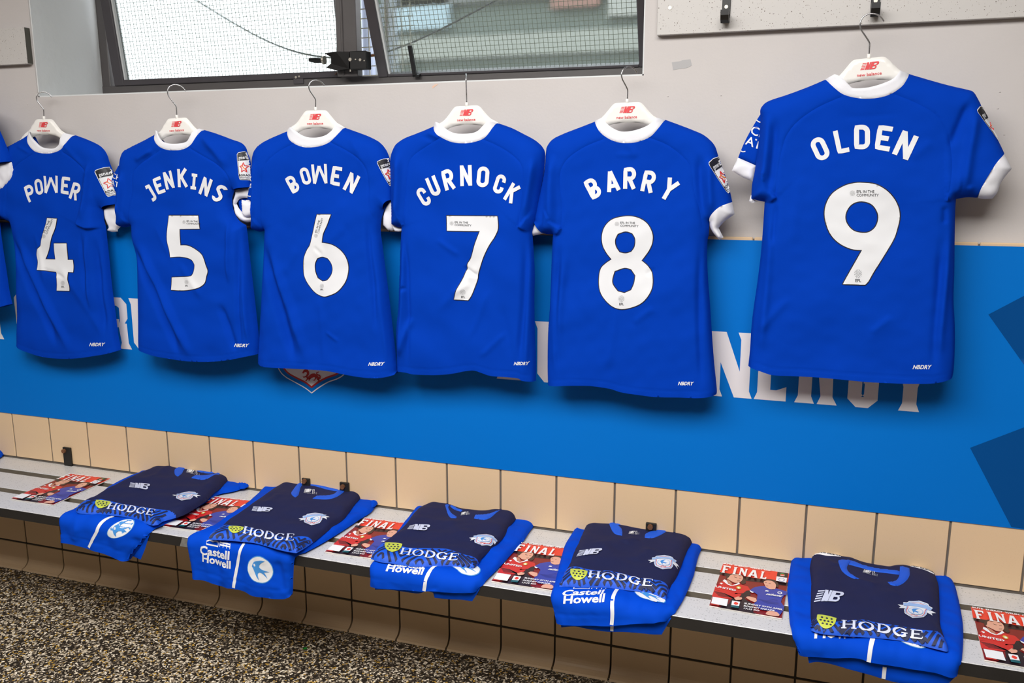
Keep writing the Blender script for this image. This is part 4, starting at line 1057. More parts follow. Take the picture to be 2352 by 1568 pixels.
# --- number 7
T7 = (860, 150, .4848)
o7 = [(575,272),(640,295),(700,325),(750,352),(785,382),(800,412),(800,450),(792,520),(778,600),(765,690),(755,740),(740,786),(742,820),(748,900),(752,1000),(750,1100),(752,1250),(758,1400),(757,1500),
      (705,1490),(688,1478),(640,1472),(560,1465),(520,1452),(480,1440),(430,1445),(380,1455),(300,1462),(200,1460),(150,1450),(100,1450),(98,1380),(95,1250),(105,1150),(108,1050),(112,950),(115,850),(120,768),(100,768),(72,755),(70,650),(68,550),(66,450),(76,405),(95,370),(130,345),(180,325),(230,305),(275,285),
      (300,320),(335,345),(380,365),(435,370),(490,362),(530,345),(555,315)]
hanger(7, 1072, 235, -.070, -1, 111, 'white hanger carrying the number 7 jersey, its hook seen edge on', 169)
J(7, T7, o7, -.070, hem0=(757,1500), hem1=(100,1450), neck0=(275,285),
  seams=[[(325,345),(255,385),(195,425),(172,465),(160,560),(150,680),(145,765)], [(520,350),(600,385),(680,440),(712,490),(712,560),(700,660),(690,760)]],
  steps=[(0, [(72,757),(105,770),(145,760)], .010, .05), (1, [(690,762),(712,780),(738,786)], .012, .05)],
  folds=[(150,790,175,1440,.010,-.005),(140,780,120,1440,.014,.006),(715,800,700,1450,.012,-.007),(735,800,735,1480,.010,.005),(300,820,420,900,.012,.003),(300,1180,540,900,.018,.003),(450,1300,560,1050,.014,.003),(500,1380,640,1260,.012,.003),(160,1050,130,1060,.008,-.005),
         (120,1380,190,1180,.014,.004),(240,310,330,345,.007,.004),(210,330,300,360,.007,-.003),(120,400,110,740,.018,.006),(760,420,720,740,.016,.006),(430,950,500,1000,.008,-.004),(370,1080,470,1030,.012,.003),(600,1120,660,1400,.02,-.003)],
  collar_in=[(560,268),(545,264),(520,290),(500,310),(470,322),(410,325),(370,315),(335,290),(315,275),(296,268)],
  cuffs=[([(70,762),(100,772),(125,772),(118,784),(100,790),(82,788)], -.004)],
  name=[('C',233,622,90,-30,.54),('U',283,572,94,-22,.54),('R',352,541,96,-14,.56),('N',435,522,98,-3,.6),('O',515,528,98,5,.58),('C',592,562,92,18,.54),('K',652,605,90,30,.56)],
  number=(T7, [[(340,713),(583,715),(586,770),(570,810),(545,850),(520,900),(505,940),(490,990),(488,1010),(475,1050),(460,1090),(445,1112),(380,1108),(395,1060),(420,1010),(437,965),(440,940),(458,910),(480,840),(500,785),(343,783)]]),
  efl_text=(380,750,70,2,11), efl_ball_at=(421,1074,13), dry=(692,1420,15), lab='blue football jersey with a white 7, beside the window stay', seed=37)
# --- number 8
T8 = (1200, 130, .5103)
o8 = [(640,283),(700,305),(760,328),(810,350),(845,378),(865,405),(880,450),(905,520),(930,600),(942,655),(890,675),(852,710),(840,740),(836,800),(830,830),(828,900),(832,1000),(840,1100),(850,1250),(860,1380),(872,1500),(870,1525),
      (800,1530),(700,1528),(600,1525),(520,1515),(450,1505),(400,1490),(340,1480),(280,1475),(200,1475),(150,1478),(108,1480),(106,1400),(108,1250),(115,1150),(120,1050),(125,900),(130,802),(90,797),(70,770),(48,735),(52,700),(64,645),(80,570),(92,500),(98,430),(105,400),(130,370),(180,345),(250,318),(322,290),
      (350,335),(385,365),(430,385),(480,390),(530,383),(580,362),(615,325)]
hanger(8, 1441, 227, -.060, -1, 42, 'white hanger carrying the number 8 jersey, hooked at the window corner', 152)
J(8, T8, o8, -.060, hem0=(870,1525), hem1=(108,1480), neck0=(322,290), copen=[((942,655),(840,740)),((90,797),(48,735))],
  seams=[[(370,372),(290,405),(215,455),(180,510),(175,580),(185,680),(180,765)], [(575,365),(660,400),(740,465),(765,520),(775,600),(800,690),(812,770)]],
  steps=[(0, [(92,797),(135,801),(165,796),(182,768)], .013, .05)],
  folds=[(165,800,170,1450,.012,-.004),(200,860,150,1450,.018,.004),(810,800,800,1500,.010,-.005),(835,900,850,1500,.010,.004),(430,1130,380,1420,.016,.003),(500,1200,600,1120,.014,.003),(130,430,140,780,.02,.006),(800,430,815,740,.014,-.005),(850,430,850,720,.012,.004),
         (420,440,510,445,.01,.002),(470,380,520,460,.012,.003),(560,980,600,950,.008,-.003),(240,900,300,1200,.02,.002)],
  collar_in=[(605,275),(585,300),(550,320),(500,335),(450,338),(410,322),(380,298),(358,277)],
  cuffs=[([(942,655),(953,710),(908,742),(880,772),(902,815),(884,826),(856,795),(841,765),(840,738),(852,710),(890,675)], .004), ([(48,735),(70,770),(92,796),(62,803),(40,808),(30,796)], .000)],
  name=[('B',318,592,94,-28,.6),('A',403,558,96,-12,.6),('R',483,547,96,1,.6),('R',568,562,96,12,.6),('Y',660,598,98,30,.6)],
  number=(T8, [[(470,718),(520,725),(560,750),(583,790),(585,830),(570,870),(535,918),(565,945),(583,980),(585,1030),(570,1070),(540,1105),(500,1125),(450,1135),(410,1125),(375,1095),(350,1055),(344,1000),(352,955),(375,930),(402,912),(378,880),(362,845),(360,800),(375,760),(410,730)],
               [(465,786),(495,795),(508,820),(505,855),(490,878),(465,885),(438,880),(422,855),(418,825),(430,797)], [(460,950),(490,958),(508,985),(503,1020),(490,1050),(460,1063),(430,1055),(408,1025),(405,1000),(415,965)]]),
  efl_text=(441,754,70,2,11), efl_ball_at=(447,1088,14), dry=(732,1478,15), badge=[(838,478),(884,446),(955,588),(920,620)], lab='blue football jersey with a white 8, under the window corner', seed=48)
# --- number 9
T9 = (1650, 0, .574)
o9 = [(765,293),(850,318),(930,340),(1000,356),(1025,365),(1042,390),(1062,430),(1090,490),(1130,570),(1150,612),(1110,650),(1070,710),(1045,760),(1038,792),(1000,790),(955,797),(952,850),(950,950),(948,1100),(945,1200),(950,1300),(950,1400),(946,1480),(940,1515),
      (860,1528),(780,1530),(700,1528),(600,1522),(500,1512),(400,1505),(300,1500),(220,1495),(170,1480),(118,1468),(125,1400),(130,1320),(140,1230),(152,1150),(165,1050),(172,980),(178,900),(184,808),(158,803),(130,795),(133,740),(145,680),(155,600),(165,520),(168,470),(166,440),(178,418),(205,400),(280,375),(360,345),(428,316),
      (460,350),(500,380),(560,395),(620,396),(680,382),(730,350),(755,315)]
hanger(9, 1996, 124, -.078, -4, 6, 'white hanger carrying the number 9 jersey, hung from a black coat hook', 30)
J(9, T9, o9, -.078, hem0=(940,1515), hem1=(118,1468), neck0=(428,316), copen=[((1150,612),(1038,792))],
  seams=[[(490,390),(400,430),(320,485),(275,540),(255,600),(240,680),(228,780)], [(700,378),(780,410),(860,455),(905,510),(925,580),(930,680),(912,795)]],
  steps=[(0, [(131,797),(165,806),(208,808),(234,788)], .014, .05), (1, [(908,800),(940,797),(956,797)], .012, .05)],
  folds=[(230,800,215,990,.008,-.007),(200,830,170,1440,.016,.004),(900,820,905,900,.008,-.008),(930,820,880,1480,.014,.005),(880,950,870,1500,.014,-.004),(1000,400,925,600,.012,-.008),(1030,420,980,780,.016,.005),(190,430,170,760,.018,.006),(230,460,205,780,.012,-.004),
         (160,1330,290,1180,.014,.003),(600,1330,700,1260,.012,.003),(560,1380,760,1240,.02,.002),(330,640,300,1000,.02,.002),(760,640,860,560,.018,.003),(480,470,740,455,.01,-.0012),(1010,790,1000,740,.008,.004)],
  collar_in=[(725,285),(700,315),(660,335),(600,352),(540,355),(520,340),(490,310),(465,298)],
  cuffs=[([(1150,612),(1180,675),(1150,710),(1132,740),(1122,770),(1102,795),(1070,796),(1040,793),(1045,760),(1070,710),(1110,650)], .004), ([(75,630),(110,645),(148,662),(142,700),(135,726),(95,710),(50,682)], -.010), ([(128,780),(140,800),(160,806),(130,814),(120,806)], -.008)],
  flaps=[([(170,448),(155,470),(120,530),(95,580),(75,630),(110,646),(150,664),(175,600),(185,500)], -.014, [('t','CHWE',122,532,34,13,10,-34),('t','ATHR',104,575,34,13,10,-34),('l',[(82,600),(95,606),(108,604)]),('l',[(150,478),(158,484),(168,488)])])],
  name=[('O',407,595,94,-25,.62),('L',492,566,94,-12,.52),('D',575,548,98,0,.64),('E',662,552,100,9,.6),('N',748,581,104,25,.66)],
  number=(T9, [[(575,731),(630,738),(680,768),(715,815),(726,865),(715,920),(700,960),(670,1010),(645,1050),(620,1090),(600,1125),(587,1139),(498,1136),(575,1000),(530,995),(480,970),(445,930),(426,870),(430,820),(455,775),(500,745),(540,733)],
               [(573,805),(610,815),(632,840),(640,870),(630,905),(605,927),(575,931),(540,922),(515,895),(508,865),(518,835),(540,813)]]),
  efl_text=(552,774,80,0,12), efl_ball_at=(559,1094,16), dry=(812,1476,16), badge=[(1030,442),(1070,416),(1170,570),(1130,576)], lab='largest, rightmost blue football jersey with a white 9, hung from the rail', seed=59)
# ------------------------------------------------------------------ folded kit on the bench
RR = .014
def drape(p, h):
    a, b = p[:, 0], p[:, 1]; th = np.clip((RR-b)/RR, 0, math.pi/2)
    y = np.where(b >= RR, BF+b, BF+RR-(RR+h)*np.sin(th)); z = np.where(b >= RR, BT+h, BT-RR+(RR+h)*np.cos(th))
    be = RR-RR*math.pi/2; hang = b < be
    z = np.where(hang, BT-RR-(be-b), z); y = np.where(hang, BF-h, y)
    return np.stack([a, y, z], 1)
def undrape(pts, hm=.012):
    out = []; r_ = RR+hm; cy_, cz_ = BF+RR, BT-RR
    for u, v in pts:
        q = P(u, v, z=BT+hm)
        if q[1] >= BF+RR: out.append((q[0], q[1]-BF)); continue
        d = RM @ np.array([(u-1176.0)/FPX, -(v-784.0)/FPX, -1.0]); oy, oz = CAMP[1]-cy_, CAMP[2]-cz_
        A_ = d[1]**2+d[2]**2; B_ = oy*d[1]+oz*d[2]; C_ = oy*oy+oz*oz-r_*r_; D_ = B_*B_-A_*C_
        if D_ > 0:
            t = (-B_-math.sqrt(D_))/A_; y, z = oy+t*d[1], oz+t*d[2]
            if z >= 0 and y <= 0: out.append((CAMP[0]+t*d[0], RR-RR*math.atan2(-y, z))); continue
        w = P(u, v, y=BF-hm); out.append((w[0], RR-RR*math.pi/2-(BT-RR-w[2])))
    return np.array(out)
BIRD = [(-.66,.16),(-.60,.34),(-.52,.50),(-.36,.60),(-.10,.70),(.14,.76),(.40,.74),(.20,.62),(.06,.50),(-.06,.34),(-.08,.16),(.10,.04),(.40,-.02),(.76,-.06),(.50,-.12),(.30,-.18),(.44,-.34),(.62,-.60),(.36,-.42),(.14,-.28),(-.06,-.24),(-.18,-.36),(-.16,-.56),(-.04,-.86),(-.28,-.58),(-.44,-.26),(-.54,-.02)]
def quadmap(c, u, v): c, u, v = map(lambda t_: np.array(t_, float), (c, u, v)); return lambda p: c+np.asarray(p)[:, :1]*u+np.asarray(p)[:, 1:]*v
def shorts(T, outline, hem, inner, stripe, badge, castell, howell, lab, extra_stripe=None, seed=1, folds=(), waist=None):
    A = lambda pts, hm=.014: undrape(TP(T, pts), hm)
    raw = A(outline, .008); SM = 4; Lp = smooth_poly(raw, corner=45, n=SM)
    op = set()
    if hem:
        i0, i1 = outline.index(hem[0]), outline.index(hem[1])
        for i in range(i0, i1): op |= set(range(i*SM, (i+1)*SM))
    c = Lp.mean(0); e = empty('shorts', (float(c[0]), float(BF+max(c[1], .05)), BT)); tag(e, lab, 'shorts', 'blue shorts laid along the bench')
    bm = Lp[:, 1].max(); ex = []
    def gather(p): return .0018*np.sin(p[:, 0]*2*np.pi/.0085)*smoothstep((p[:, 1]-(bm-.045))/.012)
    ex.append(gather)
    if hem:
        hb = A(outline[i0:i1+1], .008); hl = hb+np.array([0, .026])
        ex.append(lambda p: -.0014*np.exp(-(segdist(p, [(hl[i], hl[i+1]) for i in range(len(hl)-1)])/.0022)**2))
    fl = []
    for x0, y0, x1, y1, w, amp in folds:
        a, b = A([(x0, y0), (x1, y1)]); fl.append((a[0], a[1], b[0], b[1], w, amp))
    if fl: ex.append(lambda p: fold_field(p, fl))
    sh = Sheet(Lp, drape, .013, .022, op, D2=.004, base=.006, extras=ex, noise=[(Noise(seed, .11), .0022), (Noise(seed+3, .04), .0005)])
    sheet_object('front_layer', sh, .005, M_shorts, e, (0, -.6, .8))
    if inner is not None and len(inner):
        L2 = smooth_poly(A(inner, .004), corner=45, n=SM)
        s2 = Sheet(L2, drape, .002, .01, (), D2=.001, base=.0025, noise=[(Noise(seed+9, .08), .0008)])
        sheet_object('back_layer', s2, .007, M_shorts, e, (0, -.9, .3))
    if waist:
        wp, (w0, w1) = waist; Lw = smooth_poly(A(wp, .018), corner=50, n=SM); v0, v1 = A([w0, w1], .018); vd = (v1-v0)/np.linalg.norm(v1-v0)
        sw_ = Sheet(Lw, drape, .008, .014, D2=.006, base=.012, extras=[lambda p: .0016*np.sin((p-v0)@vd*2*np.pi/.0075)])
        sheet_object('waistband', sw_, .0026, M_shorts, e, (0, -.6, .8))
    S = lambda p, off: drape(p, sh.h(p)+off)
    pr = Print(S, .0008, .0003, step=.006, ref=(0, -.6, .8), clip=Lp)
    if stripe: pr.line(smooth_poly(A(stripe), False, n=4), .0042, M_print); pr.build('side_stripe', e)
    if extra_stripe:
        pr = Print(lambda p, off: drape(p, s2.h(p)+off), .0008, .0003, step=.006, ref=(0, -.9, .3))
        pr.line(A(extra_stripe, .006), .0038, M_print); pr.build('side_stripe', e)
    if badge:
        f = quadmap(*badge); pr = Print(S, .0008, .0003, step=.006, ref=(0, -.6, .8), clip=Lp)
        q = lambda pts: A([tuple(r) for r in f(np.array(pts, float))])
        pr.fill([q(ell(0, 0, 1.05, 1.05))], M_sky).layer(); pr.fill([q(ell(0, 0, .99, .99))], M_print).layer().layer()
        pr.fill([smooth_poly(q(BIRD), n=3)], M_sky).layer(); pr.fill([q(ell(-.46, .28, .07, .11, 20))], M_print)
        pr.build('bird_badge', e)
    pr = Print(S, .0008, .0003, step=.006, ref=(0, -.6, .8), clip=Lp)
    for body, tm in (('Castell', castell), ('Howell', howell)):
        if tm:
            f = quadmap(*tm); vv, _ = text_mesh(body, .03, 0, 'LEFT'); wd = vv[:, 0].max()
            pr.text(body, M_print, lambda p, f=f, wd=wd: A([tuple(r) for r in f(np.stack([p[:, 0]/wd, p[:, 1]], 1))]), bold=.03, align='LEFT', sub=2)
            if body == 'Castell':    # little castle and cloud drawing above the words
                for pl in ([(.22, 1.25), (.22, 1.55), (.32, 1.75), (.42, 1.68), (.5, 1.8), (.6, 1.72), (.6, 1.25)], [(.22, 1.25), (.6, 1.25)], [(.66, 1.25), (.66, 1.85)], [(.78, 1.25), (.78, 1.85)], [(.9, 1.25), (.9, 1.85)], [(.66, 1.5), (1.0, 1.5)], [(.66, 1.75), (1.0, 1.75)], [(1.0, 1.25), (1.0, 1.85)]):
                    pr.line(A([tuple(r) for r in f(np.array(pl))]), .0008, M_print)
    pr.build('sponsor_print', e)
    return e
SERIF = {'H': [([(.18, 0), (.18, 1)], .1), ([(.82, 0), (.82, 1)], .1), ([(.18, .5), (.82, .5)], .035)] + [([(x-.17, y), (x+.17, y)], .035) for x in (.18, .82) for y in (.03, .97)],
         'O': 'O', 'D': 'D', 'G': 'G',
         'E': [([(.2, 0), (.2, 1)], .1), ([(.05, .97), (.78, .97), (.8, .76)], .035), ([(.05, .03), (.82, .03), (.86, .26)], .035), ([(.2, .52), (.62, .52)], .035), ([(.62, .4), (.62, .64)], .03)]}
def hodge(pr, base, up, Af, sc, mat_):
    """serif word along a baseline polyline (photo px), up = cap vector"""
    base = np.array(base, float); cum = np.r_[0, np.cumsum(np.linalg.norm(np.diff(base, axis=0), axis=1))]; tot = cum[-1]
    up = np.array(up, float)
    def f(pts, x0, w):
        out = []
        for a, b in pts:
            s_ = (x0+a*w)*tot; out.append((np.interp(s_, cum, base[:, 0])+up[0]*b, np.interp(s_, cum, base[:, 1])+up[1]*b))
        return Af(out)
    for k, ch in enumerate('HODGE'):
        x0 = k*.205; w = .185
        def ring(a0, a1, n=26):
            t_ = np.radians(np.linspace(a0, a1, n)); ww = .03+.075*np.abs(np.cos(t_))
            return [(.5+.42*math.cos(q), .5+.46*math.sin(q)) for q in t_], ww
        if ch == 'O': p, ww = ring(0, 360); pr.line(f(p, x0, w), list(ww*sc), mat_)
        elif ch == 'D':
            t_ = np.radians(np.linspace(-90, 90, 16)); p = [(.1, .03)]+[(.42+.46*math.cos(q), .5+.47*math.sin(q)) for q in t_]+[(.1, .97)]
            ww = np.r_[.035, .03+.075*np.abs(np.cos(t_)), .035]; pr.line(f(p, x0, w), list(ww*sc), mat_); pr.line(f([(.22, 0), (.22, 1)], x0, w), .1*sc, mat_)
        elif ch == 'G':
            p, ww = ring(45, 330); pr.line(f(p, x0, w), list(ww*sc), mat_)
            pr.line(f([(.84, .95), (.84, .7)], x0, w), .035*sc, mat_); pr.line(f([(.8, .12), (.8, .45)], x0, w), .08*sc, mat_); pr.line(f([(.58, .45), (.98, .45)], x0, w), .035*sc, mat_)
        else:
            for pts, hw in SERIF[ch]: pr.line(f(pts, x0, w), hw*sc, mat_)
        pr.layer()
CREST = [(-.62, .82), (-.2, .94), (0, 1.0), (.2, .94), (.62, .82), (.78, .55), (.70, .2), (.74, -.2), (.62, -.6), (.3, -.82), (0, -1.0), (-.3, -.82), (-.62, -.6), (-.74, -.2), (-.70, .2), (-.78, .55)]
def top(T, outline, band, front0, front1, collar, tape, nb, crest, hodge_base, hodge_up, shield, labtxt, lab, h0=.016, seed=1, folds=()):
    BZ = BT+h0
    M = lambda p, h: np.stack([p[:, 0], p[:, 1], BZ+h], 1)
    A = lambda pts, hm=.025: np.array([P(u, v, z=BZ+hm)[:2] for u, v in TP(T, pts)])
    q0 = A(outline, .004); q1 = A(outline, .008); w_ = smoothstep((q0[:, 1]-q0[:, 1].min())/(q0[:, 1].max()-q0[:, 1].min())*1.25-.2)[:, None]
    Lp = smooth_poly(q0*(1-w_)+q1*w_, corner=45, n=4)
    c = Lp.mean(0); e = empty('training_top', (float(c[0]), float(c[1]), BZ)); tag(e, lab, 'training top', 'folded navy tops on the bench')
    fl = []
    for x0, y0, x1, y1, w, amp in folds:
        a, b = A([(x0, y0), (x1, y1)]); fl.append((a[0], a[1], b[0], b[1], w, amp))
    sh = Sheet(Lp, M, .021, .032, D2=.001, base=.004, extras=[lambda p: fold_field(p, fl)] if fl else [], noise=[(Noise(seed, .15), .0020), (Noise(seed+4, .06), .0003)])
    bl = resample(smooth_poly(A(band), False, n=4), .004, False)
    vv, Tt, f3, bv, bt, b3 = sheet_mesh(sh, .0045, [bl])
    Tt = orient(f3, Tt, (0, 0, 1)); cen = vv[Tt].mean(1)
    d_ = bl[-1]-bl[0]; d_ /= np.linalg.norm(d_)
    lower = np.vstack([bl[0]-d_*.1, bl, bl[-1]+d_*.1, bl[-1]+d_*.1+np.array([0, -.3]), bl[0]-d_*.1+np.array([0, -.3])])
    mi = inside(cen, [lower]).astype(int); n = len(f3); bt = orient(b3, bt, (0, 0, -1))
    mobj('body', list(f3)+list(b3), [tuple(t_) for t_ in Tt]+[tuple(t_+n) for t_ in bt], [M_navy, M_pblue], e, True, list(mi)+[1]*len(bt))
    def S(p, off):
        h = sh.h(p); d = .0015; hx = sh.h(p+np.array([d, 0])); hy = sh.h(p+np.array([0, d]))
        nr = np.stack([-(hx-h)/d, -(hy-h)/d, np.ones(len(p))], 1); nr = np.clip(nr, -6, 6); nr /= np.linalg.norm(nr, axis=1)[:, None]
        return M(p, h)+nr*off
    def AR(pts):      # where the sight line meets the folded cloth
        px = TP(T, pts); d = np.array([RM @ np.array([(u-1176.0)/FPX, -(v-784.0)/FPX, -1.0]) for u, v in px])
        res = None; done = np.zeros(len(px), bool); out = np.zeros((len(px), 2))
        for hz in np.linspace(.030, .002, 70):
            t_ = (BZ+hz-CAMP[2])/d[:, 2]; p = CAMP[:2]+t_[:, None]*d[:, :2]; hit = (sh.h(p) >= hz) & inside(p, [Lp]) & ~done
            out[~done] = p[~done]; done |= hit
            if done.all(): break
        return out
    PR = lambda off=.0007, st=.005: Print(S, off, .0003, step=st, ref=(0, 0, 1), clip=Lp)
    # zigzag print on the rolled hem
    fr = smooth_poly(A(outline[outline.index(front0):outline.index(front1)+1][::-1], .006), False, n=4)
    def bi(s_, t_):
        i = np.linspace(0, 1, len(bl)); j = np.linspace(0, 1, len(fr))
        pa = np.array([np.interp(s_, i, bl[:, 0]), np.interp(s_, i, bl[:, 1])]); pb = np.array([np.interp(s_, j, fr[:, 0]), np.interp(s_, j, fr[:, 1])])
        return pa*(1-t_)+pb*t_
    pr = PR(.0006, .004); pr.doff = .00005
    for off in (-.9, -.58, -.26, .06, .38, .70):
        z = []
        for k in range(0, 49):
            s_ = k/48; tri = abs(((s_*3.2+.2) % 1)-.5)*2
            z.append((s_, off+tri*.95))
        run = []
        for s_, t_ in z+[(2, 9)]:
            if .03 <= t_ <= .97 and s_ <= 1: run.append(bi(s_, t_))
            else:
                if len(run) > 1: pr.line(np.array(run), .0030, M_pnavy)
                run = []
        pr.layer()
    o = pr.build('zigzag_print', e)
    # lime shield and white serif word
    pr = PR(.0022, .004); f = quadmap(*shield)
    q = lambda pts: AR([tuple(r) for r in f(np.array(pts, float))])
    pr.fill([smooth_poly(q([(-1, .85), (-.4, .95), (.3, .95), (1, .85), (.95, .1), (.6, -.6), (0, -1), (-.6, -.6), (-.95, .1)]), n=3)], M_lime).layer()
    for r_, row in enumerate(((-.5, 0, .5), (-.6, -.2, .2, .6), (-.35, .1, .5))):
        for x in row: pr.fan(q(ell(x, .55-r_*.42, .13, .12, n=8)), M_pnavy)
    pr.build('lime_shield', e)
    pr = PR(.0022, .004); sc = np.linalg.norm(A([hodge_base[0]])[0]-A([(hodge_base[0][0]+hodge_up[0], hodge_base[0][1]+hodge_up[1])])[0])
    hodge(pr, hodge_base, hodge_up, AR, min(sc, .026), M_silver); pr.build('word_print', e)
    # chest logo and crest
    pr = PR(.0016); f = quadmap(*nb); nb_logo(pr, lambda p: A([tuple(r) for r in f(p-np.array([0, .5]))]), M_silver, M_navy); pr.build('chest_logo', e)
    pr = PR(.0012); f = quadmap(*crest); q = lambda pts: A([tuple(r) for r in f(np.array(pts, float))])
    pr.fill([q([(-1.25, .28), (-.9, .34), (-.95, .62), (-.6, .7), (.6, .7), (.95, .62), (.9, .34), (1.25, .28), (1.0, .1), (1.1, -.12), (.7, .05), (-.7, .05), (-1.1, -.12), (-1.0, .1)])], M_print).layer()
    pr.fill([q(CREST)], M_print).layer(); cr = np.array(CREST)
    pr.line(q(cr*.9), .0011, M_pale, True).line(q(cr*.8), .0006, M_redprint, True).layer()
    pr.fill([q([(-.95, .5), (-.5, .66), (0, .70), (.5, .66), (.95, .5), (.85, .26), (.45, .4), (0, .44), (-.45, .4), (-.85, .26)])], M_pale).layer()
    pr.fill([q(ell(0, -.1, .5, .42))], M_pale).layer(); pr.fill([q(ell(0, -.1, .45, .37))], M_print).layer()
    pr.fill([q(np.array(BIRD)*.42+np.array([0, -.1]))], M_sky); pr.line(q([(-.2, -.66), (0, -.6), (.12, -.7), (.22, -.62)]), .0009, M_redprint)
    pr.build('club_crest', e)
    # collar pieces, neck label, shoulder tapes
    for pts in collar:
        L = smooth_poly(A(pts), corner=60, n=3); cs = Sheet(L, M, .0028, .004, base=0.0)
        ch = cs.h; cs.h = lambda p, ch=ch: ch(p)+np.maximum(sh.h(p), .012); cs.hb = lambda p: np.maximum(sh.h(p), .012)-.004
        sheet_object('collar_band', cs, .004, M_collar, e, (0, 0, 1))
    lx_, ly_, lk, lsl = labtxt
    pr = PR(.0012); g = lambda p: A([(lx_+a*lk, ly_+a*lk*lsl-b*lk*.8) for a, b in p])
    nb_logo(pr, lambda p: g(p*1.3+np.array([-1.6, 0])), M_print, M_navy)
    pr.text('S', M_print, lambda p: g(p*.8+np.array([1.1, .6])), bold=.02); pr.text('new balance', M_print, lambda p: g(p*.42+np.array([-1.6, -.6]))); pr.text('UK  S', M_print, lambda p: g(p*.45+np.array([1.5, -.1]))); pr.text('EU  S', M_print, lambda p: g(p*.45+np.array([1.5, -.7])))
    pr.line(g(np.array([(.35, -.8), (.55, 1.3)])), .0005, M_print); pr.build('neck_label', e)
    for pts, word in tape:
        L = smooth_poly(A(pts, .014), corner=60, n=3); cs = Sheet(L, M, .002, .004, base=0.0)
        ch = cs.h; cs.h = lambda p, ch=ch: ch(p)+np.maximum(sh.h(p), .011); cs.hb = lambda p: np.maximum(sh.h(p), .011)-.006
        sheet_object('shoulder_tape', cs, .004, M_wcloth, e, (0, 0, 1))
        if word:
            (ox, oy), (ux, uy), (vx, vy) = word
            vv_, _ = text_mesh('new balance', .01, 0, 'LEFT'); wd = vv_[:, 0].max()
            pr = Print(lambda p, off, cs=cs: M(p, cs.h(p)+off), .0008, .0002, step=.005, ref=(0, 0, 1), clip=L)
            pr.text('new balance', M_blackprint, lambda p: A([(ox+a/wd*ux+b*vx, oy+a/wd*uy+b*vy) for a, b in p], .015), bold=.01, align='LEFT'); pr.build('tape_print', e)
    return e
K1 = (0, 930, 620/2352); K2 = (380, 1040, 520/2265); K3 = (740, 1100, 520/2352); K4 = (1120, 1160, 540/2352); K5 = (1560, 1200, 792/2352)
# ---- shorts
shorts(K1, [(1365,512),(1200,600),(1000,690),(850,790),(700,880),(580,940),(530,965),(522,990),(528,1100),(530,1192),(600,1196),(690,1208),(800,1240),(910,1280),(1000,1312),(1100,1345),(1132,1348),(1190,1270),(1290,1125),(1320,1098),(1450,1030),(1600,950),(1750,870),(1860,800),(1920,770),(2050,745),(2150,705),(2200,655),(2205,622),(2150,602),(2050,598),(1850,560),(1600,520)],
  ((530,1192),(1132,1348)), [(640,1120),(700,1212),(870,1285),(920,1282),(1000,1250),(1160,1320),(1222,1348),(1262,1250),(1305,1120),(1200,1050),(800,1020)],
  [(1010,970),(930,1000),(872,1060),(840,1130),(790,1232)], ((1058,1080),(116,-22),(22,-66)), None, None, 'leftmost full set of blue shorts, draped over the bench edge', waist=([(2010,600),(2060,597),(2150,602),(2204,622),(2200,655),(2150,702),(2090,715),(2060,670),(2035,630)], ((2100,600),(2150,700))), seed=11, folds=[(700,1000,640,1180,.012,.004),(1180,1120,1240,1290,.012,-.006)])
shorts(K2, [(1220,268),(1100,285),(1000,340),(900,430),(800,520),(600,650),(430,760),(300,805),(230,832),(218,865),(235,1000),(262,1150),(272,1242),(400,1256),(500,1290),(620,1332),(700,1336),(800,1365),(900,1410),(1050,1435),(1180,1447),(1230,1437),(1268,1405),(1275,1250),(1285,1080),(1320,1025),(1400,990),(1600,880),(1800,755),(1950,655),(2050,592),(2100,530),(2140,440),(2145,390),(2110,365),(2020,355),(1700,320),(1400,280)],
  ((272,1242),(1268,1405)), None, [(800,905),(762,960),(742,1030),(718,1180),(700,1336)], ((960,1158),(120,26),(2,-128)), ((358,995),(296,62),(2,-78)), ((378,1072),(288,74),(2,-74)), 'blue shorts with sponsor lettering and a round bird badge, hanging lowest', waist=([(2015,357),(2060,357),(2112,366),(2146,392),(2142,440),(2110,505),(2060,530),(2030,470),(2015,410)], ((2120,380),(2060,520))), seed=12, folds=[(1120,1000,1200,1400,.014,-.006),(620,1100,560,1320,.012,.004)])
shorts(K3, [(1060,280),(975,295),(900,390),(850,450),(760,570),(620,720),(540,850),(500,890),(495,1000),(495,1108),(650,1120),(800,1130),(950,1142),(1060,1148),(1110,1146),(1300,1156),(1450,1166),(1540,1162),(1595,1172),(1630,1125),(1680,1080),(1750,1000),(1850,900),(1960,780),(2080,650),(2150,545),(2196,475),(2150,420),(2110,362),(2060,345),(1800,320),(1400,270)],
  ((495,1108),(1595,1172)), [(545,1060),(545,1150),(700,1152),(900,1180),(1000,1190),(1080,1168),(1150,1182),(1165,1235),(1300,1250),(1450,1256),(1555,1271),(1600,1205),(1640,1130),(1500,1060),(1000,1030)],
  [(1190,920),(1120,980),(1085,1050),(1068,1150)], ((1490,935),(148,30),(-30,-86)), ((682,912),(370,40),(14,-34)), ((662,955),(388,45),(22,-56)), 'blue shorts folded under the middle navy top, half hiding its lettering', seed=13, folds=[(1150,1000,1180,1160,.014,-.005)])
